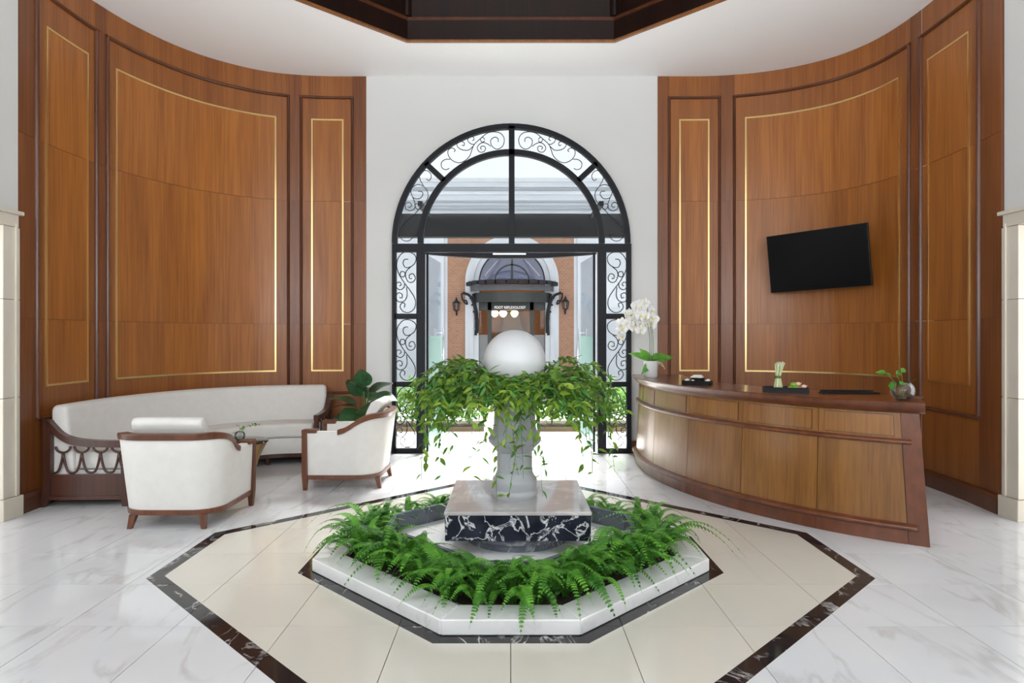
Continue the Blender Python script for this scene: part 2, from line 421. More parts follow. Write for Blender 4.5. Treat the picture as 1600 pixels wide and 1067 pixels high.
# ================================================================== WALLS
WL = Path([(-1.238, 5.70), (-1.50, 5.70), (-1.70, 5.685), (-1.93, 5.64), (-2.149, 5.54), (-2.408, 5.315), (-2.573, 5.07), (-2.689, 4.785), (-2.749, 4.541), (-2.775, 4.35), (-2.78, 4.05), (-2.765, 3.72)], 1)
WR = Path([(1.258, 5.70), (1.50, 5.70), (1.68, 5.695), (1.868, 5.673), (2.144, 5.597), (2.393, 5.464), (2.596, 5.277), (2.735, 5.003), (2.793, 4.651), (2.795, 4.35), (2.785, 4.05), (2.75, 3.73)], -1)
def wood_wall(name, W, xs, side):
    # xs: far moulding (2), far brass (2), big moulding, big brass, near moulding, near brass, all along the path
    F = lambda s, d, z: W.pt(s*U, d*U, z*U)
    end = W.len/U
    core = MB(); slab(core, F, 0, end, 0, 3.225, -.10, -.004, .06)
    root = structure(core.build(name, 'wood_mould', smooth=False))
    rows = [(0.0, 1.102), (1.102, 2.152), (2.152, 3.225)]
    fm, fb, bm_, bb, nm, nb = xs
    g = .0012
    edges = [0, fm[0], fm[1], bm_[0], bm_[1], nm[0], nm[1], end]
    for k in range(7):
        mat = 'wood_stile' if k % 2 == 0 else 'wood_panel'
        for z0, z1 in rows:
            mb = MB(); slab(mb, F, edges[k]+g*.5, edges[k+1]-g*.5, z0+g, z1-g, -.004, 0 if k % 2 == 0 else -.002, .06)
            autosmooth(mb.build('stile' if k % 2 == 0 else 'panel', mat, root), 30)
    for (a, b) in (fb, bb, nb):
        for z0, z1 in ((.705, 1.102), (1.102, 2.152), (2.152, 2.85)):
            mb = MB(); slab(mb, F, a, b, z0+g, z1-g, -.003, .0015, .06); autosmooth(mb.build('field_panel', 'wood_field', root), 30)
        br = MB(); w = .0065
        for z in (.705, 2.85): hbar(br, F, a-w, b+w, [(-.002, z-w), (.004, z-w), (.004, z+w), (-.002, z+w)], .06)
        for s in (a, b): vbar(br, F, s, [(-w, -.002), (-w, .004), (w, .004), (w, -.002)], .705, 2.85)
        autosmooth(br.build('brass_inlay', 'brass', root), 30)
    arc = [(math.cos(math.pi*k/6), math.sin(math.pi*k/6)) for k in range(7)]
    for (a, b) in (fm, bm_, nm):
        ml = MB(); r = .0125
        for z in (.515, 3.04):
            hbar(ml, F, a-r, b+r, [(-.003+.022*q, z+r*p) for p, q in arc], .06)
        for s in (a, b): vbar(ml, F, s, [(r*p, -.003+.022*q) for p, q in arc], .515, 3.04)
        autosmooth(ml.build('moulding', 'wood_mould', root), 50)
    bb_ = MB(); hbar(bb_, F, 0, end+.006, [(-.01, 0), (.028, 0), (.028, .082), (.020, .092), (.016, .104), (-.01, .104)], .06)
    autosmooth(structure(bb_.build('baseboard_'+side, 'wood_mould')), 30)
wood_wall('wall_left', WL, [(.119, .549), (.200, .460), (.653, 2.146), (.757, 2.064), (2.243, 2.791), (2.317, 2.695)], 'left')
wood_wall('wall_right', WR, [(.099, .526), (.191, .435), (.648, 2.117), (.740, 2.002), (2.239, 2.834), (2.315, 2.727)], 'right')

ARC_Z, ARC_R, ARC_X = 1.795, 1.019, .004
def arch_pts(r, n=48, a0=0, a1=math.pi): return [(ARC_X+r*math.cos(a0+(a1-a0)*k/n), ARC_Z+r*math.sin(a0+(a1-a0)*k/n)) for k in range(n+1)]
def extr(mb, poly, y0, y1):
    """polygon in (x,z) eye heights, thickness y0..y1"""
    n = len(poly)
    mb.add([(x*U, y0*U, z*U) for x, z in poly]+[(x*U, y1*U, z*U) for x, z in poly],
           [tuple(range(n)), tuple(reversed(range(n, 2*n)))]+[(i, n+i, n+(i+1) % n, (i+1) % n) for i in range(n)]); return mb
def build_white_walls():
    mb = MB(); y0, y1 = 5.705, 5.86; R = ARC_R+.002
    A = arch_pts(R, 48)
    for (x0, z0), (x1, z1) in zip(A, A[1:]): extr(mb, [(x1, z1), (x0, z0), (x0, 3.5), (x1, 3.5)], y0, y1)
    for s in (-1, 1):
        xi = ARC_X+s*R; xo = s*3.1; extr(mb, [(min(xi, xo), -.02), (max(xi, xo), -.02), (max(xi, xo), 3.5), (min(xi, xo), 3.5)], y0, y1)
    structure(mb.build('wall_back', 'plaster'))
    # short brown skirting either side of the door
    for i, (a, b) in enumerate(((-1.236, -1.022), (1.03, 1.256))):
        o = MB().box(a*U, b*U, 5.675*U, 5.705*U, 0, .104*U).build('baseboard_back', 'wood_mould'); structure(o)
    # side walls with a stone-lined doorway, centred on the hall
    dw0, dw1, dz = CY-.52, CY+.52, 1.60
    for s, nm in ((-1, 'wall_side_left'), (1, 'wall_side_right')):
        xa, xb = s*2.765*U, s*2.95*U; m = MB(); x0, x1 = min(xa, xb), max(xa, xb)
        m.box(x0, x1, -1.35*U, (dw0-.03)*U, 0, CEIL+.05); m.box(x0, x1, (dw1+.03)*U, 3.735*U, 0, CEIL+.05); m.box(x0, x1, (dw0-.03)*U, (dw1+.03)*U, (dz+.03)*U, CEIL+.05)
        m.box(min(s*2.80*U, s*2.95*U), max(s*2.80*U, s*2.95*U), 3.735*U, 5.86*U, 0, CEIL+.05)
        wl = structure(m.build(nm, 'plaster'))
        # stone surround: jamb blocks, lintel, raised inner bead
        for y0_, y1_ in ((dw0-.125, dw0), (dw1, dw1+.125)):
            for z0, z1 in ((0, .115), (.117, .66), (.662, 1.2), (1.202, 1.60)):
                e = .012 if z0 == 0 else 0
                q = MB().box(min(s*(2.735-e), s*2.96)*U, max(s*(2.735-e), s*2.96)*U, (y0_-e)*U, (y1_+e)*U, z0*U, z1*U).build('jamb_stone', 'stone_cream', wl); bevel(q, .004, 1)
            if True:
                MB().box(min(s*2.725, s*2.74)*U, max(s*2.725, s*2.74)*U, (y0_+.085)*U, (y0_+.097)*U, .117*U, 1.62*U).build('stone_bead', 'stone_cream', wl)
        q = MB().box(min(s*2.73, s*2.96)*U, max(s*2.73, s*2.96)*U, (dw0-.11)*U, (dw1+.11)*U, 1.602*U, 1.67*U).build('lintel_stone', 'stone_cream', wl); bevel(q, .005, 1)
        MB().box(min(s*2.715, s*2.96)*U, max(s*2.715, s*2.96)*U, (dw0-.12)*U, (dw1+.13)*U, 1.67*U, 1.69*U).build('cap_stone', 'stone_cream', wl)
        # passage beyond the doorway
        p = MB(); p.box(min(s*3.3, s*3.32)*U, max(s*3.3, s*3.32)*U, (dw0-.3)*U, (dw1+.3)*U, 0, 2.0*U)
        structure(p.build('wall_passage_'+('left' if s < 0 else 'right'), 'plaster'))
    # unseen wall behind the camera; its three tall windows are added to admit light
    m = MB(); y0, y1 = -1.35*U, -1.25*U; X = 3.1*U; wx = [(-3.95, -1.55), (-1.2, 1.2), (1.55, 3.95)]; z0, z1 = .5, 4.5
    xs = [-X]+[q for p in wx for q in p]+[X]
    for k in range(0, len(xs), 2): m.box(xs[k], xs[k+1], y0, y1, 0, CEIL+.05)
    for a, b in wx: m.box(a, b, y0, y1, 0, z0); m.box(a, b, y0, y1, z1, CEIL+.05)
    structure(m.build('wall_front', 'plaster'))
    for i, (a, b) in enumerate(wx):
        f = MB(); t = .05
        for q in (a+t/2, (a+b)/2, b-t/2): f.box(q-t/2, q+t/2, y0+.03, y0+.09, z0, z1)
        for q in (z0+t/2, 2.5, z1-t/2): f.box(a, b, y0+.03, y0+.09, q-t/2, q+t/2)
        wn = structure(f.build('window_%d' % (i+1), 'iron'))
        MB().box(a, b, y0+.055, y0+.06, z0, z1).build('pane', 'pane_glass', wn)
build_white_walls()

# ================================================================== IRON ENTRANCE with scrolls
PX = 5.695/1040      # eye heights per photo pixel on the door plane
def dX(px): return (px-798)*PX
def dZ(py): return 1+(525-py)*PX
def build_gate():
    root = empty('entrance_frame', (0, 5.69*U, 0), 'black iron arched entrance frame with scrollwork side panels and fanlight', 'door frame')
    ya, yb = 5.675, 5.73
    def ring(r0, r1, a0=0, a1=math.pi, y=(ya, yb)):
        A = arch_pts(r0, 48, a0, a1); B = arch_pts(r1, 48, a0, a1); mb = MB()
        for k in range(48): extr(mb, [A[k], A[k+1], B[k+1], B[k]], *y)
        return mb
    ring(ARC_R-.043, ARC_R).build('outer_arch', 'iron', root)
    ring(.752, .800).build('inner_arch', 'iron', root)
    def bar(x0, x1, z0, z1, name):
        MB().box(x0*U, x1*U, ya*U, yb*U, z0*U, z1*U).build(name, 'iron', root)
    bar(dX(795), dX(804), ARC_Z, ARC_Z+ARC_R-.02, 'mullion')
    bar(dX(613), dX(986), dZ(394), dZ(381), 'transom')
    for px in ((613, 619), (651, 664), (934, 947), (979, 986)): bar(dX(px[0]), dX(px[1]), 0, dZ(394), 'post')
    for a, b in ((617, 652), (946, 980)):
        for y0, y1 in ((490, 498.5), (596, 604), (700, 708)): bar(dX(a), dX(b), dZ(min(y1, 707.6)), dZ(y0), 'rail')
    for s in (0, 1):
        a = math.radians(43); a = math.pi-a if s == 0 else a
        d = Vector((math.cos(a), math.sin(a))); n = Vector((-d.y, d.x))*.022
        c = Vector((ARC_X, ARC_Z)); p = [c+d*.78+n, c+d*.78-n, c+d*1.0-n, c+d*1.0+n]
        extr(MB(), [tuple(q) for q in p], ya, yb).build('spoke', 'iron', root)
    # header with the curved canopy ring just outside
    hd = MB(); N = 24
    for k in range(N):
        t0, t1 = -1+2*k/N, -1+2*(k+1)/N; xa, xb = .74*t0, .74*t1
        extr(hd, [(xa, dZ(394)), (xb, dZ(394)), (xb, dZ(395.5+7*(1-t1*t1))), (xa, dZ(395.5+7*(1-t0*t0)))], 5.74, 5.80)
    hd.build('header', 'iron', root)
    MB().box(dX(770)*U, dX(822)*U, 5.735*U, 5.745*U, dZ(397)*U, dZ(394.5)*U).build('door_sensor', 'steel', root)  # steel strip on the header standing in for a small light
    # scrolls in side panels
    S = [[(118,78),(100,80),(93,98),(105,118),(130,115),(152,95),(155,65),(130,45),(95,45),(68,75),(62,115),(75,155),(100,195),(130,235),(152,275),(150,315),(125,338),(95,335),(78,312),(88,292),(102,298),(98,315)],
         [(130,117),(110,135),(105,160),(118,188),(140,190),(153,172),(143,150),(125,155),(124,172),(136,172)],
         [(78,158),(82,140),(98,140),(103,155),(92,165),(80,160)],
         [(100,200),(98,215),(80,228),(62,218),(60,198),(75,190),(84,202),(75,210)],
         [(110,215),(112,260),(95,285),(68,285),(58,262),(70,243),(88,250),(86,268),(75,265)]]
    for mir in (0, 1):
        for dy in (0, 106, 210.5):
            mb = MB()
            for c in S:
                p = []
                for x, y in c:
                    px = 600+x/3.1375; py = 380+y/3.1375+dy
                    if mir: px = 1597.5-px+1.5
                    p.append((dX(px)*U, 5.70*U, dZ(py)*U))
                mb.tube(catmull(p, 5), .0042*U, 6)
            mb.build('scroll', 'iron', root, smooth=True)
    A = [[(905,160),(905,135),(880,122),(848,145),(855,190),(895,217),(940,195),(955,140),(930,95),(880,80),(820,90),(770,130),(720,175),(700,215),(680,270),(640,310),(590,325),(540,305),(510,265),(510,225),(540,208),(565,225),(555,238)],
         [(848,195),(820,175),(785,165),(755,180),(740,210),(760,240),(795,235),(805,205),(785,192),(765,205),(775,220)],
         [(800,140),(780,122),(765,140),(780,163),(800,150)],
         [(720,180),(690,175),(665,150),(675,122),(705,118),(715,140),(700,150)],
         [(705,195),(670,225),(620,222),(585,200),(580,170),(605,155),(635,165),(635,188),(618,185)],
         [(525,298),(485,300),(455,325),(460,365),(490,380),(518,370)]]
    B = [[(335,455),(360,465),(375,430),(355,395),(320,388),(285,410),(285,455),(310,505),(340,545),(350,590),(330,640),(290,680),(240,735),(180,790),(125,850),(120,900),(150,940),(195,945),(230,915),(225,885),(200,885)],
         [(310,510),(270,498),(225,520),(213,560),(235,605),(280,610),(307,580),(300,555),(270,552)],
         [(228,600),(245,650),(240,690),(205,707),(172,690),(170,655),(195,640),(218,660),(205,680),(190,675)],
         [(250,680),(245,660),(265,650),(288,665),(285,690),(265,695),(250,682)]]
    for grp in (A, B):
        for mir in (0, 1):
            mb = MB()
            for c in grp:
                p = []
                for x, y in c:
                    px = 600+x/5.08; py = 190+y/5.08
                    if mir: px = 1598.5-px
                    p.append((dX(px)*U, 5.70*U, dZ(py)*U))
                mb.tube(catmull(p, 5), .0036*U, 6)
            mb.build('scroll', 'iron', root, smooth=True)
    # panes
    yg = 5.715
    for a0, a1 in ((0, math.pi/2), (math.pi/2, math.pi)):
        q = arch_pts(.76, 16, a0, a1)+[(ARC_X, ARC_Z)]; extr(MB(), q, yg, yg+.003).build('pane', 'pane_glass', root)
    c43 = math.radians(43)
    for a0, a1 in ((0, c43), (c43, math.pi/2), (math.pi/2, math.pi-c43), (math.pi-c43, math.pi)):
        q = arch_pts(.79, 12, a0, a1)+list(reversed(arch_pts(.99, 12, a0, a1))); extr(MB(), q, yg, yg+.003).build('pane', 'pane_glass', root)
    for a, b in ((617, 652), (946, 980)):
        for y0, y1 in ((394, 491), (498, 597), (603, 701)): MB().box(dX(a)*U, dX(b)*U, yg*U, (yg+.003)*U, dZ(y1)*U, dZ(y0)*U).build('pane', 'pane_glass', root)
    # two glass door leaves standing open outwards
    for s, nm in ((-1, 'left'), (1, 'right')):
        hx = s*.722; d = empty('glass_door', (hx*U, 5.76*U, 0), 'frameless glass door leaf standing open by the '+('seating corner side' if s < 0 else 'reception desk side'), 'door')
        ang = math.radians(90-4.5)          # swung out into the court
        dx, dy = -s*math.cos(ang), math.sin(ang); W = .62
        def P(t, z): return ((hx+dx*t*W)*U, (5.76+dy*t*W)*U, z*U)
        def leaf(t0, t1, z0, z1, name, mat, th=.006):
            n = Vector((dy, -dx, 0)).normalized()*th*U
            v = [Vector(P(t, z)) for t, z in ((t0, z0), (t1, z0), (t1, z1), (t0, z1))]
            obj(name, [p-n for p in v]+[p+n for p in v], [(0, 1, 2, 3), (7, 6, 5, 4), (0, 4, 5, 1), (1, 5, 6, 2), (2, 6, 7, 3), (3, 7, 4, 0)], mat, d)
        leaf(0, 1, .01, 1.0, 'frosted_pane', 'frosted_glass'); leaf(0, 1, 1.0, 1.70, 'clear_pane', 'door_glass')
        leaf(-.01, .02, .0, 1.73, 'pivot_stile', 'iron', .009)
        for side in (-1, 1):
            n = Vector((dy, -dx, 0)).normalized()*.035*U*side
            a = Vector(P(.93, .78))+n; b = Vector(P(.93, 1.07))+n
            hb = MB().tube([a, b], .012, 8); hb.tube([Vector(P(.93, 1.03)), Vector(P(.93, 1.03))+n], .008, 6); hb.tube([Vector(P(.93, .82)), Vector(P(.93, .82))+n], .008, 6)
            hb.build('handle', 'steel', d, smooth=True)
build_gate()

# ================================================================== PLANTER, PEDESTAL, COLUMN, SPHERE
def octring(a0, d0, a1, d1, z0, z1, name, mat, root, bev=0, slope=0):
    A = octverts(a0, d0); B = octverts(a1, d1)
    for k in range(8):
        p = [A[k], A[(k+1) % 8], B[(k+1) % 8], B[k]]
        o = MB().prism([(x*U, y*U) for x, y in p], z0*U, z1*U).build(name, mat, root)
        if bev: bevel(o, bev, 1)
PA, PD = .845, 1.080
def pin(w): return (PA-w, PD-w*S2)
def build_planter():
    root = empty('planter_bed', (0, CY*U, 0), 'octagonal white marble planter kerb around a fern bed', 'planter')
    octring(*pin(0), *pin(.128), 0, .053, 'kerb_stone', 'kerb_white', root, .006)
    octring(*pin(.128), *pin(.145), 0, .045, 'trough_lining', 'stone_black', root)
    octring(*pin(.145), *pin(.285), 0, .03, 'soil', 'soil', root)
    octring(*pin(.285), *pin(.305), 0, .150, 'inner_kerb', 'stone_bluegrey', root, .003)
    MB().prism([(x*U, y*U) for x, y in octverts(*pin(.305))], 0, .072*U).build('inner_floor', 'kerb_white', root)
build_planter()
BX, BY = .030, 3.085     # pedestal centre
def build_pedestal():
    z0 = .072
    root = empty('pedestal', (BX*U, BY*U, z0*U), 'square black marble pedestal block with white veins on a round stone foot', 'pedestal')
    mb = MB(); mb.lathe([(.235*U, 0), (.235*U, .03*U), (.262*U, .036*U), (.272*U, .055*U), (.262*U, .071*U)], (BX*U, BY*U, z0*U), 48)
    autosmooth(mb.build('foot_ring', 'stone_bluegrey', root), 40)
    h = .305
    o = MB().box((BX-h)*U, (BX+h)*U, (BY-h)*U, (BY+h)*U, .143*U, .250*U).build('block', 'stone_black', root); bevel(o, .004, 1)
    o = MB().box((BX-h-.004)*U, (BX+h+.004)*U, (BY-h-.004)*U, (BY+h+.004)*U, .250*U, .266*U).build('top_slab', 'stone_top', root); bevel(o, .006, 2)
marble('stone_top', (.50, .46, .45), (.74, .73, .72), 1.6, .05, .06, 1.0, (.40, .38, .38), sx=(1, .5, 1), soft=.7)
build_pedestal()
CX, CYC = .018, 3.06     # column axis
def build_column():
    z0 = .266; c = (CX*U, CYC*U, z0*U)
    root = empty('stone_column', c, 'pale grey turned stone column standing on the black marble block', 'column')
    def L(p): return [(r*U, z*U) for r, z in p]
    base = [(.100, 0), (.104, .012), (.104, .028), (.096, .036), (.100, .050), (.103, .068), (.100, .085), (.088, .098), (.084, .112)]
    autosmooth(MB().lathe(L(base), c, 48).build('base', 'stone_column', root), 50)
    shaft = [(.082, .112), (.081, .13), (.080, .18), (.080, .205)]
    autosmooth(MB().lathe(L(shaft), c, 48).build('shaft', 'stone_column', root), 50)
    cap = [(.080, .205), (.088, .211), (.090, .222), (.104, .234), (.119, .250), (.122, .268), (.114, .276), (.112, .290), (.102, .300), (.096, .33), (.094, .38), (.098, .42)]
    autosmooth(MB().lathe(L(cap), c, 48).build('capital', 'stone_column', root), 50)
    bowl = [(.098, .42), (.13, .435), (.19, .462), (.228, .495), (.236, .515), (.236, .525), (.222, .525), (.20, .50), (.05, .49)]
    autosmooth(MB().lathe(L(bowl), c, 56).build('bowl', 'stone_column', root), 50)
    autosmooth(MB().lathe(L([(.199, .49), (.199, .512), (.01, .518)]), c, 32).build('soil', 'soil', root), 50)
    sp = empty('stone_sphere', (CX*U, CYC*U, .784*U), 'smooth pale stone sphere rising from the trailing plant bowl', 'sphere')
    R = .1425; zc = .886
    prof = [(R*math.sin(math.pi*k/36)*U, (-R*math.cos(math.pi*k/36))*U) for k in range(1, 36)]
    MB().lathe(prof, (CX*U, CYC*U, zc*U), 64).build('ball', 'stone_sphere', sp, smooth=True)
    MB().lathe([(.05*U, 0), (.05*U, .03*U), (.06*U, (zc-R-.775)*U+.004)], (CX*U, CYC*U, .776*U), 24).build('collar', 'stone_column', sp, smooth=False)
build_column()

# ------------------------------------------------------------------ ferns
def frond_mesh(name, L, rise, droop, curl, pairs, wid, rnd):
    v = []; f = []; pts = []
    n = 18
    for i in range(n+1):
        t = i/n
        x = L*(t*.62+.30*t*t*droop); z = L*(rise*t - (rise*.55+.55*droop)*t*t*t); y = curl*L*t*t
        pts.append(Vector((x, y, z)))
    mb = MB(); mb.tube([tuple(p) for p in pts[::2]], [.0024*(1-.8*i/(n//2)) for i in range(n//2+1)], 3)
    for k in range(pairs):
        t = .10+.88*k/pairs; q = t*n; i = min(int(q), n-1); p = pts[i].lerp(pts[i+1], q-i); d = (pts[i+1]-pts[i]).normalized()
        sd = d.cross(Vector((0, 0, 1)));
        sd = sd.normalized() if sd.length > .05 else Vector((0, 1, 0)); up = sd.cross(d).normalized()
        w = wid*(math.sin(math.pi*min(1, .16+t*.86))**.7)
        lw = L*.62/pairs*.95
        for s in (-1, 1):
            o = sd*s; tip = p+o*w+d*w*.22-up*w*.22+up*rnd.uniform(-.003, .003)
            a = p-d*lw*.5; b = p+d*lw*.5; mid = p+o*w*.55+up*w*.06
            mb.add([a, mid-d*lw*.62, tip, mid+d*lw*.62, b], [(0, 1, 3, 4), (1, 2, 3)] if s > 0 else [(4, 3, 1, 0), (3, 2, 1)])
    me = bpy.data.meshes.new(name); me.from_pydata([tuple(a) for a in mb.v], [], mb.f); me.update(); me.materials.append(M['fern_leaf']); return me
def build_ferns():
    R = random.Random(3)
    vars_ = []
    for k in range(10):
        L = R.uniform(.34, .50); rise = R.uniform(.70, 1.25); droop = R.uniform(.3, .9)
        vars_.append(frond_mesh('frond', L, rise, droop, R.uniform(-.22, .22), R.randint(26, 32), R.uniform(.030, .040), R))
    spots = []
    A = octverts(*pin(.20)); 
    per = []
    for k in range(8):
        p, q = Vector(A[k]), Vector(A[(k+1) % 8]); n = max(2, round((q-p).length/.12))
        for i in range(n): per.append((p.lerp(q, (i+.5)/n), k))
    names = {7: 'front', 0: 'front right diagonal', 1: 'desk side', 2: 'rear right', 3: 'door side', 4: 'rear left', 5: 'seating side', 6: 'front left diagonal'}
    for p, k in per:
        rear = k in (2, 3, 4)
        lab, grp = {7: ('feathery green fern in the bed edge farthest from the arched door', 'ferns farthest from the door'), 0: ('arching green fern in the diagonal bed edge between desk and far side', 'ferns on the desk diagonal'),
            1: ('bushy green fern in the bed edge facing the reception desk', 'ferns facing the desk'), 2: ('short green fern in the diagonal bed edge between desk and door', 'ferns between desk and door'), 3: ('short green fern in the bed edge facing the arched door', 'ferns facing the door'),
            4: ('short green fern in the diagonal bed edge between armchair and door', 'ferns between armchair and door'), 5: ('bushy green fern in the bed edge facing the sofa group', 'ferns facing the sofa group'), 6: ('arching green fern in the diagonal bed edge between sofa group and far side', 'ferns on the sofa diagonal')}[k]
        x = p.x+R.uniform(-.02, .02); y = p.y+R.uniform(-.02, .02)
        e = empty('fern', (x*U, y*U, .03*U), lab, 'fern', grp)
        nf = R.randint(20, 25) if not rear else R.randint(13, 16)
        out = math.atan2(y-CY, x)
        for i in range(nf):
            a = 2*math.pi*i/nf+R.uniform(-.3, .3)
            sc_ = R.uniform(.8, 1.2)*(1.0 if rear else 1.12)
            inward = math.cos(a-out) < -.3
            if inward: sc_ *= .78
            elif k in (1, 2, 4, 5): sc_ *= .86
            o = bpy.data.objects.new('frond', R.choice(vars_)); COL.objects.link(o); o.parent = e
            o.rotation_euler = (R.uniform(-.25, .25), R.uniform(-.45, .10)-(.30 if inward else 0), a); o.scale = (sc_, sc_, sc_)
            o.location = (R.uniform(-.02, .02), R.uniform(-.02, .02), 0)
build_ferns()
# ------------------------------------------------------------------ trailing plant in the bowl
def leaf_mesh(name, L, W, mat, fold=.25, bend=.2, n=4):
    v = []; f = []
    for i in range(n+1):
        t = i/n; w = W*.5*math.sin(math.pi*min(1, t**.85))*(1-.15*t) if 0 < i < n else .0006
        z = -bend*L*t*t
        v += [(L*t, -w, z+fold*w), (L*t, 0, z), (L*t, w, z+fold*w)]
    for i in range(n):
        a = i*3; f += [(a, a+1, a+4, a+3), (a+1, a+2, a+5, a+4)]
    me = bpy.data.meshes.new(name); me.from_pydata(v, [], f); me.update(); me.materials.append(M[mat]); me.polygons.foreach_set('use_smooth', [True]*len(f)); return me
def build_vine():
    R = random.Random(11)
    root = empty('trailing_plant', (CX*U, CYC*U, .784*U), 'bushy green trailing plant spilling from the column bowl around the sphere', 'plant')
    kinds = [leaf_mesh('leaf', .072, .030, 'vine_leaf'), leaf_mesh('leaf', .060, .024, 'vine_leaf_deep'), leaf_mesh('leaf', .085, .040, 'vine_leaf'), leaf_mesh('leaf', .066, .020, 'vine_leaf_deep', bend=.35)]
    stems = MB(); leaves = []
    base = Vector((CX*U, CYC*U, .795*U))
    def grow(a, r0, reach, lift, drop, nleaf, big=1.0, sway=.05, dz=0):
        pts = []; dirv = Vector((math.cos(a), math.sin(a), 0)); side = Vector((-dirv.y, dirv.x, 0)); sw = R.uniform(-sway, sway)*3; n = 12
        for i in range(n+1):
            t = i/n
            p = base+Vector((0, 0, dz*U))+dirv*(r0+reach*(1-(1-t)**1.7))*U+side*sw*t*t*U+Vector((0, 0, (lift*math.sin(math.pi*min(1, t*1.25))*.9-drop*t**2.2)*U))
            p += Vector((R.uniform(-1, 1), R.uniform(-1, 1), R.uniform(-1, 1)))*.006
            pts.append(p)
        stems.tube(pts, [.0028*(1-.7*i/n)+.0006 for i in range(n+1)], 4)
        for k in range(nleaf):
            t = .12+.88*(k+R.random())/nleaf; q = min(t, .999)*n; i = int(q); p = pts[i].lerp(pts[i+1], q-i); d = (pts[i+1]-pts[i]).normalized()
            sd = d.cross(Vector((0, 0, 1))); sd = sd.normalized() if sd.length > .1 else side
            ld = (d*R.uniform(.2, .9)+sd*(1 if k % 2 else -1)*R.uniform(.5, 1)+Vector((0, 0, R.uniform(-.6, .6)))).normalized()
            nr = (Vector((0, 0, 1))+Vector((R.uniform(-.8, .8), R.uniform(-1.1, .3), R.uniform(-.2, .4)))).normalized()
            y = nr.cross(ld).normalized(); z = ld.cross(y)
            s = R.uniform(.65, 1.2)*big
            m = Matrix((ld, y, z)).transposed().to_4x4(); m = Matrix.Translation(p) @ m @ Matrix.Scale(s, 4)
            ik = R.choices(range(4), (4, 3, 2, 3))[0]
            leaves.append((m, ik))
    for k in range(225):
        a = R.uniform(0, 2*math.pi); sidew = abs(math.cos(a))
        grow(a, R.uniform(.10, .19), R.uniform(.08, .16)+R.uniform(.06, .24)*sidew, R.uniform(.0, .13)*(.30+.70*sidew), R.uniform(.0, .12), R.randint(15, 22), dz=-R.choice((0, 0, .03, .07, .11))*sidew)
    for k in range(34):      # long hanging strands
        a = R.choice([R.gauss(math.pi, .75), R.gauss(math.pi, .75), R.gauss(0, .6), R.gauss(-math.pi/2, .25)])
        front = abs(a+math.pi/2) < .7
        grow(a, .19, R.uniform(.05, .10) if front else R.uniform(.10, .30), R.uniform(0, .03), R.uniform(.20, .44) if not front else R.uniform(.25, .50), R.randint(16, 24), .95, .03)
    stems.build('stems', 'stem_green', root)
    # keep the sphere clear
    c = Vector((CX*U, CYC*U, .886*U)); leaves = [(m, i) for m, i in leaves if (m.translation-c).length > .155*U and (m @ Vector((.07, 0, 0))-c).length > .148*U]
    leaves.sort(key=lambda q: q[0].translation.y)
    for m, i in leaves[:290]:
        o = bpy.data.objects.new('leaf', kinds[i]); COL.objects.link(o); o.parent = root; o.matrix_local = Matrix.Translation(-root.location) @ m
    for mats in ((0, 2), (1, 3)):
        mb = MB()
        for m, i in leaves[290:]:
            if i in mats: mb.add([m @ q.co for q in kinds[i].vertices], [tuple(p.vertices) for p in kinds[i].polygons])
        me = mb.build('foliage', kinds[mats[0]].materials[0], root, smooth=True, kind='stuff')
build_vine()

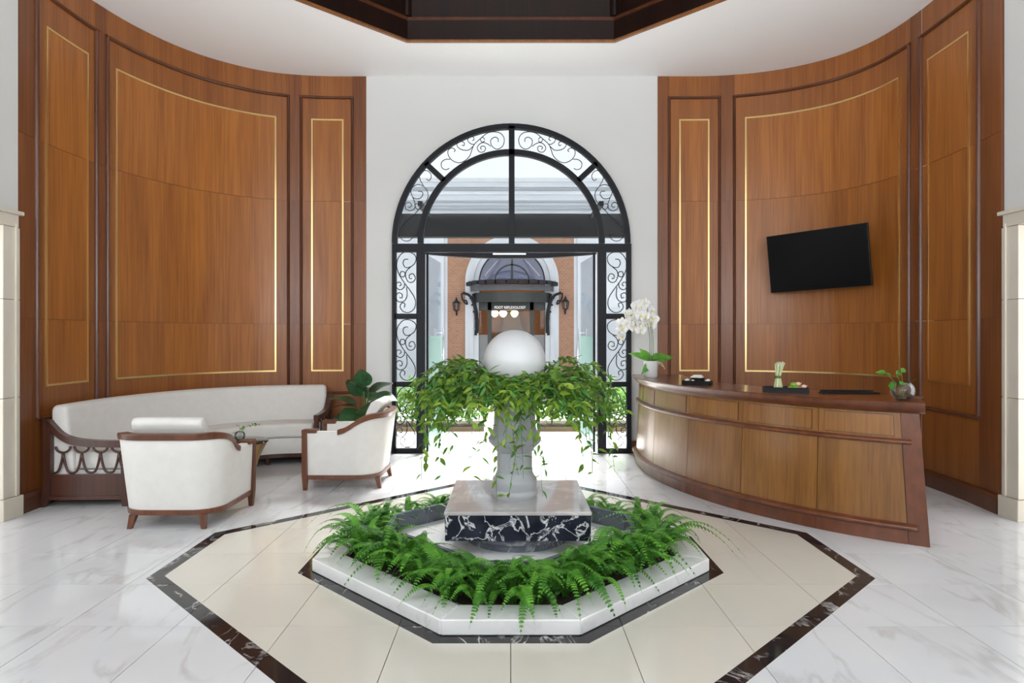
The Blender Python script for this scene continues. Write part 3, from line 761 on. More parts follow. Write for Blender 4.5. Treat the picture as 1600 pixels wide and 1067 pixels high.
# ================================================================== RECEPTION DESK
DC = Path([(1.985, 3.149), (1.825, 3.257), (1.646, 3.407), (1.466, 3.61), (1.30, 3.85), (1.165, 4.12), (1.06, 4.42), (1.00, 4.72), (0.985, 5.0), (1.0, 5.3), (1.03, 5.5)], 1)
def build_desk():
    root = empty('reception_desk', (1.5*U, 4.3*U, 0), 'long curved glossy wooden reception desk with battered front', 'desk')
    END = 2.66
    def F(s, d, z):          # d outward (towards the room), battered front, raked end
        return DC.pt((s+.045*(z/.63)*max(0, 1-s/.5))*U, (d-.03*z/.63)*U, z*U)
    def G(s, d, z):          # staff side, end cut obliquely
        return DC.pt((s+.085*max(0, 1-s/.6)+.02)*U, d*U, z*U)
    def mix(s, d, z): return F(s, d, z) if d > -.1 else G(s, d, z)
    mb = MB(); mb.sweep([[mix(s, -.008, 0), mix(s, -.36, 0), mix(s, -.36, .60), mix(s, -.008, .60)] for s in span(0.002, END, .04)]); mb.build('carcass', 'wood_mould', root)
    seams = [.088, .507, .961, 1.428, 1.908, 2.274, END]
    g = .0022
    mb = MB(); slab(mb, F, 0, .088-g, 0, .628, -.01, .004, .03); autosmooth(mb.build('end_stile', 'wood_desk_rail', root), 30)
    for a, b in zip(seams, seams[1:]):
        mb = MB(); slab(mb, F, a+g, b-g, .098, .478, -.01, 0, .04); autosmooth(mb.build('lower_panel', 'wood_desk', root), 30)
        mb = MB(); slab(mb, F, a+.001, b-.001, .498, .628, -.01, -.002, .04); autosmooth(mb.build('upper_frame', 'wood_desk', root), 30)
        m2 = min(.035, (b-a)*.15); mb = MB(); slab(mb, F, a+m2, b-m2, .513, .613, -.004, .001, .04); autosmooth(mb.build('upper_panel', 'wood_desk', root), 30)
        ln = MB(); e = .0016
        for z in (.512, .614): hbar(ln, F, a+m2-.002, b-m2+.002, [(-.004, z-e), (-.0005, z-e), (-.0005, z+e), (-.004, z+e)], .04)
        for s in (a+m2-.001, b-m2+.001): vbar(ln, F, s, [(-e, -.004), (-e, -.0005), (e, -.0005), (e, -.004)], .512, .614)
        ln.build('bead', 'wood_dark', root)
        mb = MB(); slab(mb, F, a+.0008, b-.0008, 0, .066, -.01, .006, .04); autosmooth(mb.build('plinth', 'wood_desk_rail', root), 30)
    arc = [(math.cos(math.pi*k/8), math.sin(math.pi*k/8)) for k in range(9)]
    for zc, r, out in ((.488, .0135, .022), (.082, .0175, .030)):
        mb = MB(); hbar(mb, F, .045, END, [(-.005, zc-r)]+[(out*q, zc-r*p) for p, q in arc]+[(-.005, zc+r)], .04); autosmooth(mb.build('rail', 'wood_desk_rail', root), 50)
    prof = [(-.02, .626), (.004, .626), (.022, .636), (.040, .652), (.052, .668), (.054, .680), (.050, .685)]
    def T(s, d, z): return DC.pt(s*U, (d-.03)*U, z*U)
    mb = MB(); rings = []
    for s in [-.028]+span(-.02, END+.02, .04):
        rings.append([T(s+.045*max(0, 1-s/.5), d, z) for d, z in prof]+[G(s-.02, -.38, .685), G(s-.02, -.38, .640)])
    mb.sweep(rings); autosmooth(mb.build('worktop', 'wood_desk_rail', root), 30)
build_desk()
TOP = .685*U
# ------------------------------------------------------------------ things on the desk
def leafy(root, c, leaves, mat, L, W, name='leaf', bend=.25, fold=.25, roll=0):
    me = leaf_mesh(name, L, W, mat, fold, bend, 7)
    for (az, el, s, dz) in leaves:
        o = bpy.data.objects.new(name, me); COL.objects.link(o); o.parent = root
        o.location = (c[0]-root.location.x, c[1]-root.location.y, c[2]+dz-root.location.z); o.rotation_euler = (roll*(1 if math.cos(math.radians(az)) > 0 else -1), -math.radians(el), math.radians(az)); o.scale = (s, s, s)
def build_orchid():
    c = Vector((1.075*U, 5.10*U, TOP))
    root = empty('potted_orchid', c, 'white orchid in a pale ceramic pot on the end of the reception desk', 'orchid')
    autosmooth(MB().lathe([(.066, 0), (.074, .01), (.086, .155), (.088, .195), (.082, .195), (.078, .16), (.01, .155)], c, 28).build('pot', 'ceramic', root), 40)
    leafy(root, (c.x, c.y, c.z+.19), [(180, 32, 1.25, 0), (8, 20, 1.45, 0), (25, 38, 1.0, 0), (150, 55, 1.0, 0), (230, -35, .95, .0), (205, -62, .8, 0), (275, 30, .7, 0), (100, 30, .9, 0)], 'orchid_leaf', .22, .095, bend=.35, roll=math.radians(48))
    R = random.Random(5); st = MB(); flowers = []
    for k, (dx, dy, h) in enumerate(((-.30, -.03, .60), (-.22, .03, .66), (-.14, -.02, .62))):
        base = c+Vector((.02-.02*k, 0, .18)); pts = catmull([base, base+Vector((.005, 0, h*.45)), base+Vector((-.03, dy*.3, h*.8)), base+Vector((dx*.5, dy, h)), base+Vector((dx, dy, h-.08)), base+Vector((dx*1.15, dy, h-.24))], 6)
        st.tube(pts, .0035, 5)
        for i in range(11, len(pts), 1):
            p = pts[i]; flowers.append((p+Vector((R.uniform(-.055, .055), R.uniform(-.06, .02), R.uniform(-.05, .05))), R))
    st.build('stalks', 'stem_green', root, smooth=True)
    rt = MB().tube([c+Vector((.07, -.03, .19)), c+Vector((.12, -.05, .17)), c+Vector((.15, -.06, .10))], .004, 5); rt.tube([c+Vector((.07, -.03, .19)), c+Vector((.13, -.05, .13))], .004, 5); rt.build('root', 'lemongrass', root)
    # flower: five petals and a lip
    mb = MB()
    for k, (L, W, a) in enumerate(((.048, .050, 10), (.048, .050, 170), (.046, .030, 90), (.044, .028, 225), (.044, .028, 315))):
        a = math.radians(a); d = Vector((math.cos(a), 0, math.sin(a))); s = Vector((-d.z, 0, d.x))
        pts = [(0, 0), (.35, .42), (.75, .5), (1, .12)]
        v = []
        for t, w in pts: v += [d*L*t-s*W*w+Vector((0, -.006*t, 0)), d*L*t+Vector((0, -.012*math.sin(t*3), 0)), d*L*t+s*W*w+Vector((0, -.006*t, 0))]
        f = []
        for i in range(3): q = i*3; f += [(q, q+1, q+4, q+3), (q+1, q+2, q+5, q+4)]
        mb.add(v, f)
    fl = bpy.data.meshes.new('flower'); fl.from_pydata([tuple(q) for q in mb.v], [], mb.f); fl.update(); fl.materials.append(M['petal'])
    lip = bpy.data.meshes.new('lip'); lb = MB().tube([(0, -.004, 0), (0, -.018, -.006), (0, -.022, -.018)], [.004, .007, .003], 6); lip.from_pydata(lb.v, [], lb.f); lip.update(); lip.materials.append(M['petal_lip'])
    for p, R in flowers:
        o = bpy.data.objects.new('flower', fl); COL.objects.link(o); o.parent = root; o.location = p-c; s = R.uniform(1.2, 1.6); o.scale = (s, s, s)
        o.rotation_euler = (R.uniform(-.4, .6), R.uniform(-.4, .4), R.uniform(-.9, .9))
        l = bpy.data.objects.new('lip', lip); COL.objects.link(l); l.parent = o
build_orchid()
def tray(c, w, d, h, rz, label, name='serving_tray'):
    root = empty(name, c, label, 'tray', rz=rz); t = .008
    m = MB(); m.box(-w/2, w/2, -d/2, d/2, 0, .008); m.box(-w/2, -w/2+t, -d/2, d/2, .008, h); m.box(w/2-t, w/2, -d/2, d/2, .008, h); m.box(-w/2+t, w/2-t, -d/2, -d/2+t, .008, h); m.box(-w/2+t, w/2-t, d/2-t, d/2, .008, h)
    m.build('tray_body', 'tray_black', root, world=False); return root
def blob(name, c, rx, ry, rz_, mat, label=None, cat=None, group=None, parent=None, n=16):
    prof = [(math.sin(math.pi*k/10), -math.cos(math.pi*k/10)) for k in range(1, 10)]
    m = MB().lathe(prof, (0, 0, 0), n); v = [(a*rx, b*ry, cc*rz_) for a, b, cc in m.v]
    o = obj(name, v, m.f, mat, parent, True, world=False); o.location = c
    if label: tag(o, label, cat, group)
    return o
def build_desk_things():
    c = Vector((1.205*U, 4.30*U, TOP)); r = math.radians(-28)
    tray(c, .27, .17, .045, r, 'small black tray of rolled towels on the reception desk near the orchid')
    rot = Matrix.Rotation(r, 3, 'Z')
    for k, (x, y, z, rx, ry) in enumerate(((-.095, -.03, .034, .030, .022), (-.105, .03, .034, .026, .024), (.105, -.03, .034, .026, .022), (.10, .035, .034, .026, .022), (-.03, -.055, .030, .022, .02))):
        blob('scented_soap', c+rot @ Vector((x, y, z+.002)), rx, ry, .024, 'towel', 'rounded cream soap piece in the black tray near the orchid', 'soap', 'cream soaps in the black tray')
    d = empty('amenity_dish', c+rot @ Vector((.005, 0, .009)), 'small black dish holding a flat cream towel, on the towel tray', 'dish', rz=r)
    autosmooth(MB().lathe([(.045, 0), (.058, .008), (.066, .045), (.066, .062), (.060, .062), (.055, .05), (.02, .046)], (0, 0, 0), 24).build('dish_body', 'tray_black', d, world=False), 40)
    t = empty('folded_towel', c+rot @ Vector((.0, -.005, .073)), 'flat cream folded towel lying on the small black dish', 'towel', rz=r)
    q = MB(); q.taper((0, 0, 0), (0, 0, .014), (.062, .04), (.058, .036)); bevel(q.build('lower_fold', 'towel', t, world=False), .004, 2)
    q = MB(); q.taper((.006, 0, .014), (.006, 0, .027), (.046, .03), (.042, .026)); bevel(q.build('upper_fold', 'towel', t, world=False), .004, 2)
    # lemongrass and limes
    c = Vector((1.545*U, 3.745*U, TOP)); r = math.radians(-38)*.35; rot = Matrix.Rotation(r, 3, 'Z')
    tr = tray(c, .36, .16, .045, r, 'black tray with lemongrass and limes in the middle of the reception desk')
    b = empty('lemongrass_bundle', c+rot @ Vector((-.06, .01, .010)), 'upright bundle of tied lemongrass stalks in the black tray', 'lemongrass', rz=r)
    R = random.Random(2)
    for k in range(17):
        a = 2*math.pi*k/17*2.4; rr = .038*math.sqrt((k+.5)/17)
        x, y = rr*math.cos(a), rr*math.sin(a)
        L = R.uniform(.225, .255)
        MB().tube([(x*1.05, y*1.05, 0), (x*.8, y*.8, .05), (x*.48, y*.48, .125), (x*.85+.006, y*.7, .19), (x*1.2+.012, y*.9, L)], [.011, .0095, .0065, .0055, .006], 6).build('stalk', 'lemongrass_root' if k % 3 == 0 else 'lemongrass', b, True, world=False)
    MB().lathe([(.026, .112), (.029, .116), (.029, .13), (.026, .134)], (0, 0, 0), 16).build('tie', 'stem_green', b, True, world=False)
    for k, (x, y, z, s) in enumerate(((.035, -.035, .030, .025), (.080, -.02, .030, .027), (.055, .02, .032, .026), (.066, -.004, .066, .024), (.095, .03, .032, .026))):
        o = empty('lime', c+rot @ Vector((x, y, z)), 'shiny green lime beside the lemongrass in the black tray', 'lime', 'limes in the black tray')
        blob('skin', (0, 0, 0), s*1.1, s, s*.95, 'lime_skin', parent=o); blob('stem_end', (s*1.06, 0, 0), .004, .004, .004, 'lemongrass', parent=o, n=6)
    for k, (x, y, z) in enumerate(((.105, .0, .072), (.135, .02, .030), (.145, -.03, .052), (.13, .045, .03))):
        o = empty('shallot', c+rot @ Vector((x, y, z)), 'small pink shallot next to the limes in the black tray', 'shallot', 'shallots in the black tray')
        blob('bulb', (0, 0, 0), .022, .019, .018, 'shallot', parent=o); MB().tube([(.018, 0, .004), (.034, 0, .012)], [.005, .001], 5).build('neck', 'shallot', o, world=False)
    o = empty('ladle_bowl', c+rot @ Vector((.145, -.035, .009)), 'little black bowl at the end of the lemongrass tray', 'bowl')
    autosmooth(MB().lathe([(.016, 0), (.032, .012), (.034, .034), (.030, .034), (.02, .02)], (0, 0, 0), 18).build('bowl_body', 'tray_black', o, world=False), 40)
    # black flat slot
    s = empty('document_stand', (1.86*U, 3.66*U, TOP), 'long flat black document stand lying on the reception desk', 'desk accessory', rz=math.radians(-6))
    m = MB(); m.box(-.23, .23, -.06, .06, 0, .012); bevel(m.build('base', 'tray_black', s, world=False), .003, 1)
    m = MB(); m.box(-.22, .22, .045, .055, .012, .026); m.build('lip', 'tray_black', s, world=False)
    # writing pad
    s = tag(MB().box(-.11, .11, -.08, .08, 0, .004).build('desk_mat', 'wood_desk_rail'), 'brown leather desk mat on the desk by the glass bowl', 'desk mat'); s.location = (2.07*U, 3.47*U, TOP); s.rotation_euler = (0, 0, math.radians(-30))
    # glass bowl with sprig
    c = Vector((1.930*U, 3.275*U, TOP)); g = empty('glass_bowl', c, 'round clear glass bowl with a green sprig on the desk end', 'bowl'); r = .084
    pr = [(r*math.sin(a)*1.03, r*.97-r*.97*math.cos(a)) for a in [math.radians(q) for q in range(28, 142, 6)]]; z0 = pr[0][1]; pr = [(x, z-z0+.002) for x, z in pr]
    prin = [(x-.004, z+.004) for x, z in reversed(pr)]
    autosmooth(MB().lathe([(.001, .001)]+pr+prin[:-1]+[(.001, .006)], c, 32, cap=False).build('bowl_glass_body', 'bowl_glass', g), 60)
    wl = [(x-.006, z) for x, z in pr if .004 < z < .062]
    autosmooth(MB().lathe(wl, c, 32).build('water', 'bowl_water', g), 60)
    R = random.Random(9)
    for k in range(14):
        a = R.uniform(0, 6.28); q = R.uniform(0, .036); blob('pebble', (q*math.cos(a), q*math.sin(a), .014), .012, .010, .007, 'towel', parent=g, n=8)
    sp = empty('leafy_sprig', c+Vector((0, 0, .012)), 'green leafy sprig standing in the round glass bowl', 'plant')
    st = MB(); C0 = Vector((0, 0, 0))
    tips = [(-.13, 0, .19), (-.06, -.01, .19), (-.012, .0, .20), (-.10, -.02, .13)]
    for t in tips: st.tube(catmull([(0, 0, 0), (t[0]*.3, t[1], .10), t], 5), .0025, 5)
    st.tube([(0, 0, .02), (.05, 0, .12), (.10, 0, .15)], .0012, 4); st.build('stems', 'stem_green', sp, world=False)
    me = leaf_mesh('leaf', .075, .052, 'orchid_leaf', .3, .2, 6)
    for (x, y, z), (a, e, s) in zip(tips+[(-.05, -.02, .12), (-.09, .0, .17)], ((165, 15, 1), (20, 10, .95), (30, 35, .85), (250, -55, 1), (330, -5, .7), (120, 40, .6))):
        o = bpy.data.objects.new('leaf', me); COL.objects.link(o); o.parent = sp; o.location = (x, y, z); o.rotation_euler = (math.radians(50), -math.radians(e), math.radians(a)); o.scale = (s, s, s)
plain('lemongrass_root', (.74, .72, .55), rough=.6)
build_desk_things()

# ================================================================== TELEVISION
def build_tv():
    bl = Vector((2.131, 5.45, 1.352)); br = Vector((2.661, 4.90, 1.372)); n = Vector((-.72, -.69, 0)).normalized()
    tl = bl+n*.085+Vector((0, 0, .452)); tr = br+n*.105+Vector((0, 0, .452))
    P = [q*U for q in (bl, br, tr, tl)]; nn = (P[1]-P[0]).cross(P[3]-P[0]).normalized()
    if nn.dot(n) < 0: nn = -nn
    root = empty('television', (P[0]+P[1])/2, 'black flat television tilted forward on the curved wooden wall', 'television')
    def quad(k, d0, d1, name, mat):
        c = sum(P, Vector())/4; Q = [c+(p-c)*k for p in P]
        return obj(name, [q-nn*d0 for q in Q]+[q-nn*d1 for q in Q], [(0, 1, 2, 3), (7, 6, 5, 4), (0, 4, 5, 1), (1, 5, 6, 2), (2, 6, 7, 3), (3, 7, 4, 0)], mat, root)
    quad(1, 0, .035, 'casing', 'tv_case'); quad(.985, -.001, .002, 'screen', 'tv_screen')
    c = sum(P, Vector())/4; quad(.45, .035, .07, 'back_box', 'tv_case')
    m = MB().tube([c-nn*.06, c-n*.25*U], .03, 8); m.build('wall_bracket', 'tv_case', root)
build_tv()

# ================================================================== CURVED SOFA
def build_sofa():
    root = empty('curved_sofa', (-2.3*U, 4.8*U, 0), 'long curved off-white sofa with dark wooden arms along the panelled wall', 'sofa')
    S0, S1 = .315, 2.765
    F = lambda s, d, z: WL.pt(s*U, d*U, z*U)
    def rounded(prof, s0, s1, name, mat, r=.03, step=.05):
        """swept section whose ends close in with a soft radius"""
        cx = sum(p[0] for p in prof)/len(prof); cz = sum(p[1] for p in prof)/len(prof); rings = []
        ss = [s0+r*(1-math.cos(math.pi/2*k/4)) for k in range(5)]+span(s0+r, s1-r, step)[1:-1]+[s1-r+r*math.sin(math.pi/2*k/4) for k in range(5)]
        for s in ss:
            e = max(0, (s0+r-s)/r, (s-(s1-r))/r); ins = r*(1-math.sqrt(max(0, 1-e*e)))
            ring = []
            for d, z in prof:
                v = Vector((d-cx, z-cz)); L = v.length; v = v*max(0, (L-ins*.9))/L if L else v
                ring.append(F(s, cx+v.x, cz+v.y))
            rings.append(ring)
        o = MB().sweep(rings).build(name, mat, root); autosmooth(o, 60); return o
    arcp = lambda cx, cz, r, a0, a1, n=5: [(cx+r*math.cos(math.radians(a0+(a1-a0)*k/n)), cz+r*math.sin(math.radians(a0+(a1-a0)*k/n))) for k in range(n+1)]
    back = [(.062, .10)]+arcp(.092, .562, .030, 180, 90, 4)+arcp(.118, .556, .036, 90, 0, 4)+[(.160, .50), (.176, .40), (.196, .30), (.196, .10)]
    rounded(back, S0+.005, S1-.005, 'backrest', 'fabric')
    seat = [(.19, .215), (.19, .305)]+[(.21, .316), (.40, .320)]+arcp(.475, .292, .026, 90, 0, 3)+arcp(.475, .235, .026, 0, -90, 3)+[(.3, .209)]
    rounded(seat, S0+.022, S1-.022, 'seat_cushion', 'fabric', .02)
    rounded([(.09, .085), (.09, .205), (.47, .205), (.485, .195), (.485, .085)], S0+.02, S1-.02, 'seat_base', 'fabric', .008)
    rounded([(.085, .055), (.085, .085), (.488, .085), (.488, .055)], S0+.01, S1-.01, 'plinth', 'wood_dark', .004)
    for s in (.9, 1.5, 2.1):
        for d in (.12, .455):
            p = Vector(F(s, d, 0)); MB().taper((p.x, p.y, 0), (p.x, p.y, .056*U), (.018, .018), (.028, .028)).build('leg', 'wood_dark', root)
    # arms: frame in the plane across the sofa
    for s_, sg in ((S1, 1), (S0, -1)):
        T = .022
        def Q(d, z, t): return F(s_+sg*t, d, z)
        def plate(poly, t0, t1, name):
            n = len(poly); v = [Q(d, z, t0) for d, z in poly]+[Q(d, z, t1) for d, z in poly]
            o = obj(name, v, [tuple(range(n)), tuple(reversed(range(n, 2*n)))]+[(i, (i+1) % n, n+(i+1) % n, n+i) for i in range(n)], 'wood_dark', root); return o
        def strip(a, b, t0, t1, name):      # between two polylines
            for_v = []; f = []
            n = len(a)
            for p, q in zip(a, b): for_v += [Q(*p, t0), Q(*q, t0), Q(*q, t1), Q(*p, t1)]
            for i in range(n-1):
                k = i*4
                for e in range(4): f.append((k+e, k+(e+1) % 4, k+4+(e+1) % 4, k+4+e))
            f += [(0, 1, 2, 3), tuple(range(4*n-4, 4*n))]
            return obj(name, for_v, f, 'wood_dark', root)
        bk = [(.018, 0), (.034, .055), (.040, .12), (.040, .515)]; bf = [(.052, 0), (.078, .055), (.085, .12), (.085, .505)]
        strip(bk, bf, 0, T*1.6, 'back_post')
        plate([(.492, 0), (.525, 0), (.535, .06), (.535, .385), (.485, .385), (.485, .06)], 0, T*1.6, 'front_post')
        top = catmull([Vector(p) for p in ((.040, .517), (.07, .512), (.10, .480), (.15, .430), (.22, .402), (.32, .390), (.44, .386), (.535, .386))], 6)
        low = catmull([Vector(p) for p in ((.085, .46), (.095, .445), (.12, .412), (.17, .378), (.23, .360), (.32, .350), (.44, .346), (.535, .346))], 6)
        strip([tuple(p) for p in top], [tuple(p) for p in low], -.004, T*1.9, 'arm_rail')
        plate([(.08, .040), (.488, .040), (.488, .188), (.08, .188)], .004, T*1.2, 'side_panel')
        plate([(.078, .040), (.488, .040), (.488, .062), (.078, .062)], 0, T*1.5, 'lower_rail')
        fr = MB(); j = [.148, .254, .361, .466]; zj = .315; zb = .197; hw = .053; tm = T*.8
        def run(pts): fr.tube([Q(d, z, tm) for d, z in pts], .0070*U, 6)
        for k, d0 in enumerate([.042]+j):
            pts = []
            for q in range(17):
                u = -1+2*q/16; d = d0+hw+hw*math.copysign(abs(u)**.75, u); z = zb+(zj-zb)*abs(u)**2.4
                if .088 < d < .486: pts.append((d, z))
            if len(pts) > 2: run(pts)
        for d0 in j:
            run([(min(d0+.042*math.sin(math.radians(a)), .487), .352-(.036)*math.cos(math.radians(a))) for a in range(-90, 91, 15)])
        fr.build('fretwork', 'wood_dark', root, smooth=True)
build_sofa()

# ================================================================== ARMCHAIRS
def make_armchair():
    root = empty('armchair', (0, 0, 0))
    W, D, Rc = .40, .36, .22
    # plan of the shell's outer face: front left, round the back, front right
    pts = [(-W, D)]+[(-W, D-(2*D-Rc)*k/8) for k in range(1, 9)]
    pts += [(-W+Rc-Rc*math.cos(math.radians(a)), -D+Rc-Rc*math.sin(math.radians(a))) for a in range(10, 91, 10)]
    pts += [(-W+Rc+(2*W-2*Rc)*k/6, -D) for k in range(1, 6)]
    pts = pts+[(-x, y) for x, y in reversed(pts[:-3])] if False else pts
    half = [p for p in pts if p[0] <= 1e-6]
    full = half+[(-x, y) for x, y in reversed(half) if x < -1e-6]
    P = [Vector(p) for p in full]; n = len(P); N = []
    for i in range(n):
        t = (P[min(i+1, n-1)]-P[max(i-1, 0)]).normalized(); N.append(Vector((t.y, -t.x)) if True else None)
    if N[n//2].y > 0: N = [-q for q in N]
    def top(p): return .595+.165*sstep(.06, -.30, p.y) if True else 0
    def flare(p, z): return .075*(z-.15)/.6*(.35+.65*sstep(.1, -.34, p.y))
    def pt(i, inset, z): q = P[i]+N[i]*(flare(P[i], z)-inset); return (q.x, q.y, z)
    th = .085
    rings = []
    for i in range(n):
        h = top(P[i]); zb = .150
        rings.append([pt(i, .0, zb), pt(i, 0, zb+.15), pt(i, 0, h-.15), pt(i, 0, h-.02), pt(i, .015, h), pt(i, th-.015, h), pt(i, th, h-.02), pt(i, th, zb)])
    # shell starts a little behind the front posts
    sh = MB().sweep(rings[0:]); o = sh.build('upholstered_shell', 'fabric', root, world=False); autosmooth(o, 50)
    # wooden cap over the back, sweeping down to mid arm
    cap = []
    for i in range(n):
        if P[i].y < .085:
            h = top(P[i]); cap.append([pt(i, -.012, h-.035), pt(i, -.014, h+.004), pt(i, -.004, h+.016), pt(i, th-.02, h+.016), pt(i, th-.012, h+.002), pt(i, .0, h-.035)])
    autosmooth(MB().sweep(cap).build('top_rail', 'wood_chair', root, world=False), 40)
    # base band
    band = [[pt(i, -.012, .110), pt(i, -.012, .152), pt(i, .05, .152), pt(i, .05, .110)] for i in range(n)]
    autosmooth(MB().sweep(band).build('base_rail', 'wood_chair', root, world=False), 40)
    m = MB(); m.box(-W+.02, W-.02, D-.06, D-.02, .110, .152); m.build('front_rail', 'wood_chair', root, world=False)
    for s in (-1, 1):
        m = MB(); m.taper((s*(W-.004), D+.020, 0), (s*(W-.004), D+.020, .15), (.018, .018), (.030, .027)); m.taper((s*(W-.004), D+.020, .15), (s*(W-.004), D+.020, .60), (.030, .027), (.034, .027))
        m.build('front_post', 'wood_chair', root, world=False)
        m = MB(); m.box(s*(W-.028)-.055, s*(W-.028)+.058, D-.10, D+.050, .578, .612); bevel(m.build('arm_front', 'wood_chair', root, world=False), .004, 1)
        m = MB(); m.taper((s*.30, -D+.005, 0), (s*.28, -D+.03, .112), (.017, .017), (.027, .027)); m.build('back_leg', 'wood_chair', root, world=False)
    def cushion(x0, x1, y0, y1, z0, z1, name, r=.03):
        m = MB(); m.box(x0, x1, y0, y1, z0, z1); o = m.build(name, 'fabric', root, world=False); bevel(o, r, 4); o.data.polygons.foreach_set('use_smooth', [True]*6); return o
    cushion(-W+.075, W-.075, -D+.06, D-.01, .152, .30, 'seat_base', .012)
    cushion(-W+.080, W-.080, -D+.10, D+.005, .302, .455, 'seat_cushion', .035)
    # back cushion, leaning and rolled at the top
    rings = []; prof = [(-.24, .44), (-.245, .60), (-.285, .74), (-.335, .79), (-.37, .835), (-.375, .87), (-.35, .895), (-.30, .895), (-.255, .87), (-.215, .79), (-.175, .66), (-.15, .44)]
    cy = sum(p[0] for p in prof)/len(prof); cz = sum(p[1] for p in prof)/len(prof)
    for x, k in ((-.285, .86), (-.28, .94), (-.265, .99), (-.24, 1), (0, 1.005), (.24, 1), (.265, .99), (.28, .94), (.285, .86)):
        rings.append([(x, cy+(y-cy)*k, cz+(z-cz)*k) for y, z in prof])
    autosmooth(MB().sweep(rings).build('back_cushion', 'fabric', root, world=False), 60)
    return root
def dup(root):
    r = root.copy(); COL.objects.link(r)
    for ch in list(root.children):
        c = ch.copy(); COL.objects.link(c); c.parent = r
    return r
ch1 = make_armchair(); ch2 = dup(ch1)
ch1.location = (-1.785*U, 3.685*U, 0); tag(ch1, 'off-white armchair turned towards the curved sofa, its upholstered back showing', 'armchair', 'armchairs by the curved sofa')
ch2.location = (-1.09*U, 4.575*U, 0); ch2.rotation_euler = (0, 0, math.pi/2); tag(ch2, 'off-white armchair seen side-on in front of the dark leafy pot plant', 'armchair', 'armchairs by the curved sofa')

# ================================================================== SIDE TABLE
def build_table():
    c = Vector((-1.895*U, 4.64*U, 0)); root = empty('side_table', c, 'round dark side table with tapering brass ribs in front of the sofa', 'table'); R = .305; H = .425
    autosmooth(MB().lathe([(R-.01, H-.022), (R, H-.018), (R, H-.004), (R-.006, H)], c, 48).build('table_top', 'table_dark', root), 40)
    for k in range(12):
        a = 2*math.pi*k/12; rings = []
        for t in range(9):
            u = t/8; r = .15+.13*u**1.8; w = .032+.036*u; z = H-.022-(1-u)*(H-.022)
            d = Vector((math.cos(a), math.sin(a), 0)); s = Vector((-d.y, d.x, 0))
            rings.append([c+d*(r+e)+s*w*f+Vector((0, 0, z)) for e, f in ((-.006, -1), (.006, -1), (.006, 1), (-.006, 1))])
        autosmooth(MB().sweep(rings).build('rib', 'gold_leg', root), 40)
    autosmooth(MB().lathe([(.155, 0), (.155, .012), (.12, .016)], c, 32).build('foot_disc', 'gold_leg', root), 40)
    v = empty('glass_vase', c+Vector((.01, 0, H)), 'small round glass vase on the dark side table', 'vase'); cc = v.location
    pr = [(.030, .001), (.05, .02), (.058, .05), (.052, .08), (.038, .095)]
    autosmooth(MB().lathe([(.001, .0005)]+pr+[(x-.003, z) for x, z in reversed(pr)], cc, 24, cap=False).build('vase_glass_body', 'bowl_glass', v), 60)
    autosmooth(MB().lathe([(.028, .004), (.046, .02), (.054, .05), (.01, .051)], cc, 24).build('water', 'bowl_water', v), 60)
    s = empty('green_sprig', cc+Vector((0, 0, .006)), 'thin green sprig arching out of the glass vase on the side table', 'plant')
    st = MB(); a = catmull([(0, 0, 0), (.03, 0, .10), (.10, -.02, .155), (.21, -.03, .165)], 5); st.tube(a, .002, 5); b = catmull([(0, 0, 0), (-.03, 0, .08), (-.08, -.02, .07)], 5); st.tube(b, .002, 5); st.tube([(0, 0, 0), (.0, 0, .12), (-.01, 0, .16)], .002, 5)
    st.build('stems', 'stem_green', s, world=False)
    me = leaf_mesh('leaf', .042, .024, 'orchid_leaf'); R_ = random.Random(4)
    for p in a[6::1]+b[5::3]+[Vector((0, 0, .12)), Vector((-.01, 0, .15)), Vector((.01, 0, .1))]:
        o = bpy.data.objects.new('leaf', me); COL.objects.link(o); o.parent = s; o.location = p; o.rotation_euler = (R_.uniform(-1, 1), R_.uniform(-.9, .4), R_.uniform(0, 6.28))
build_table()

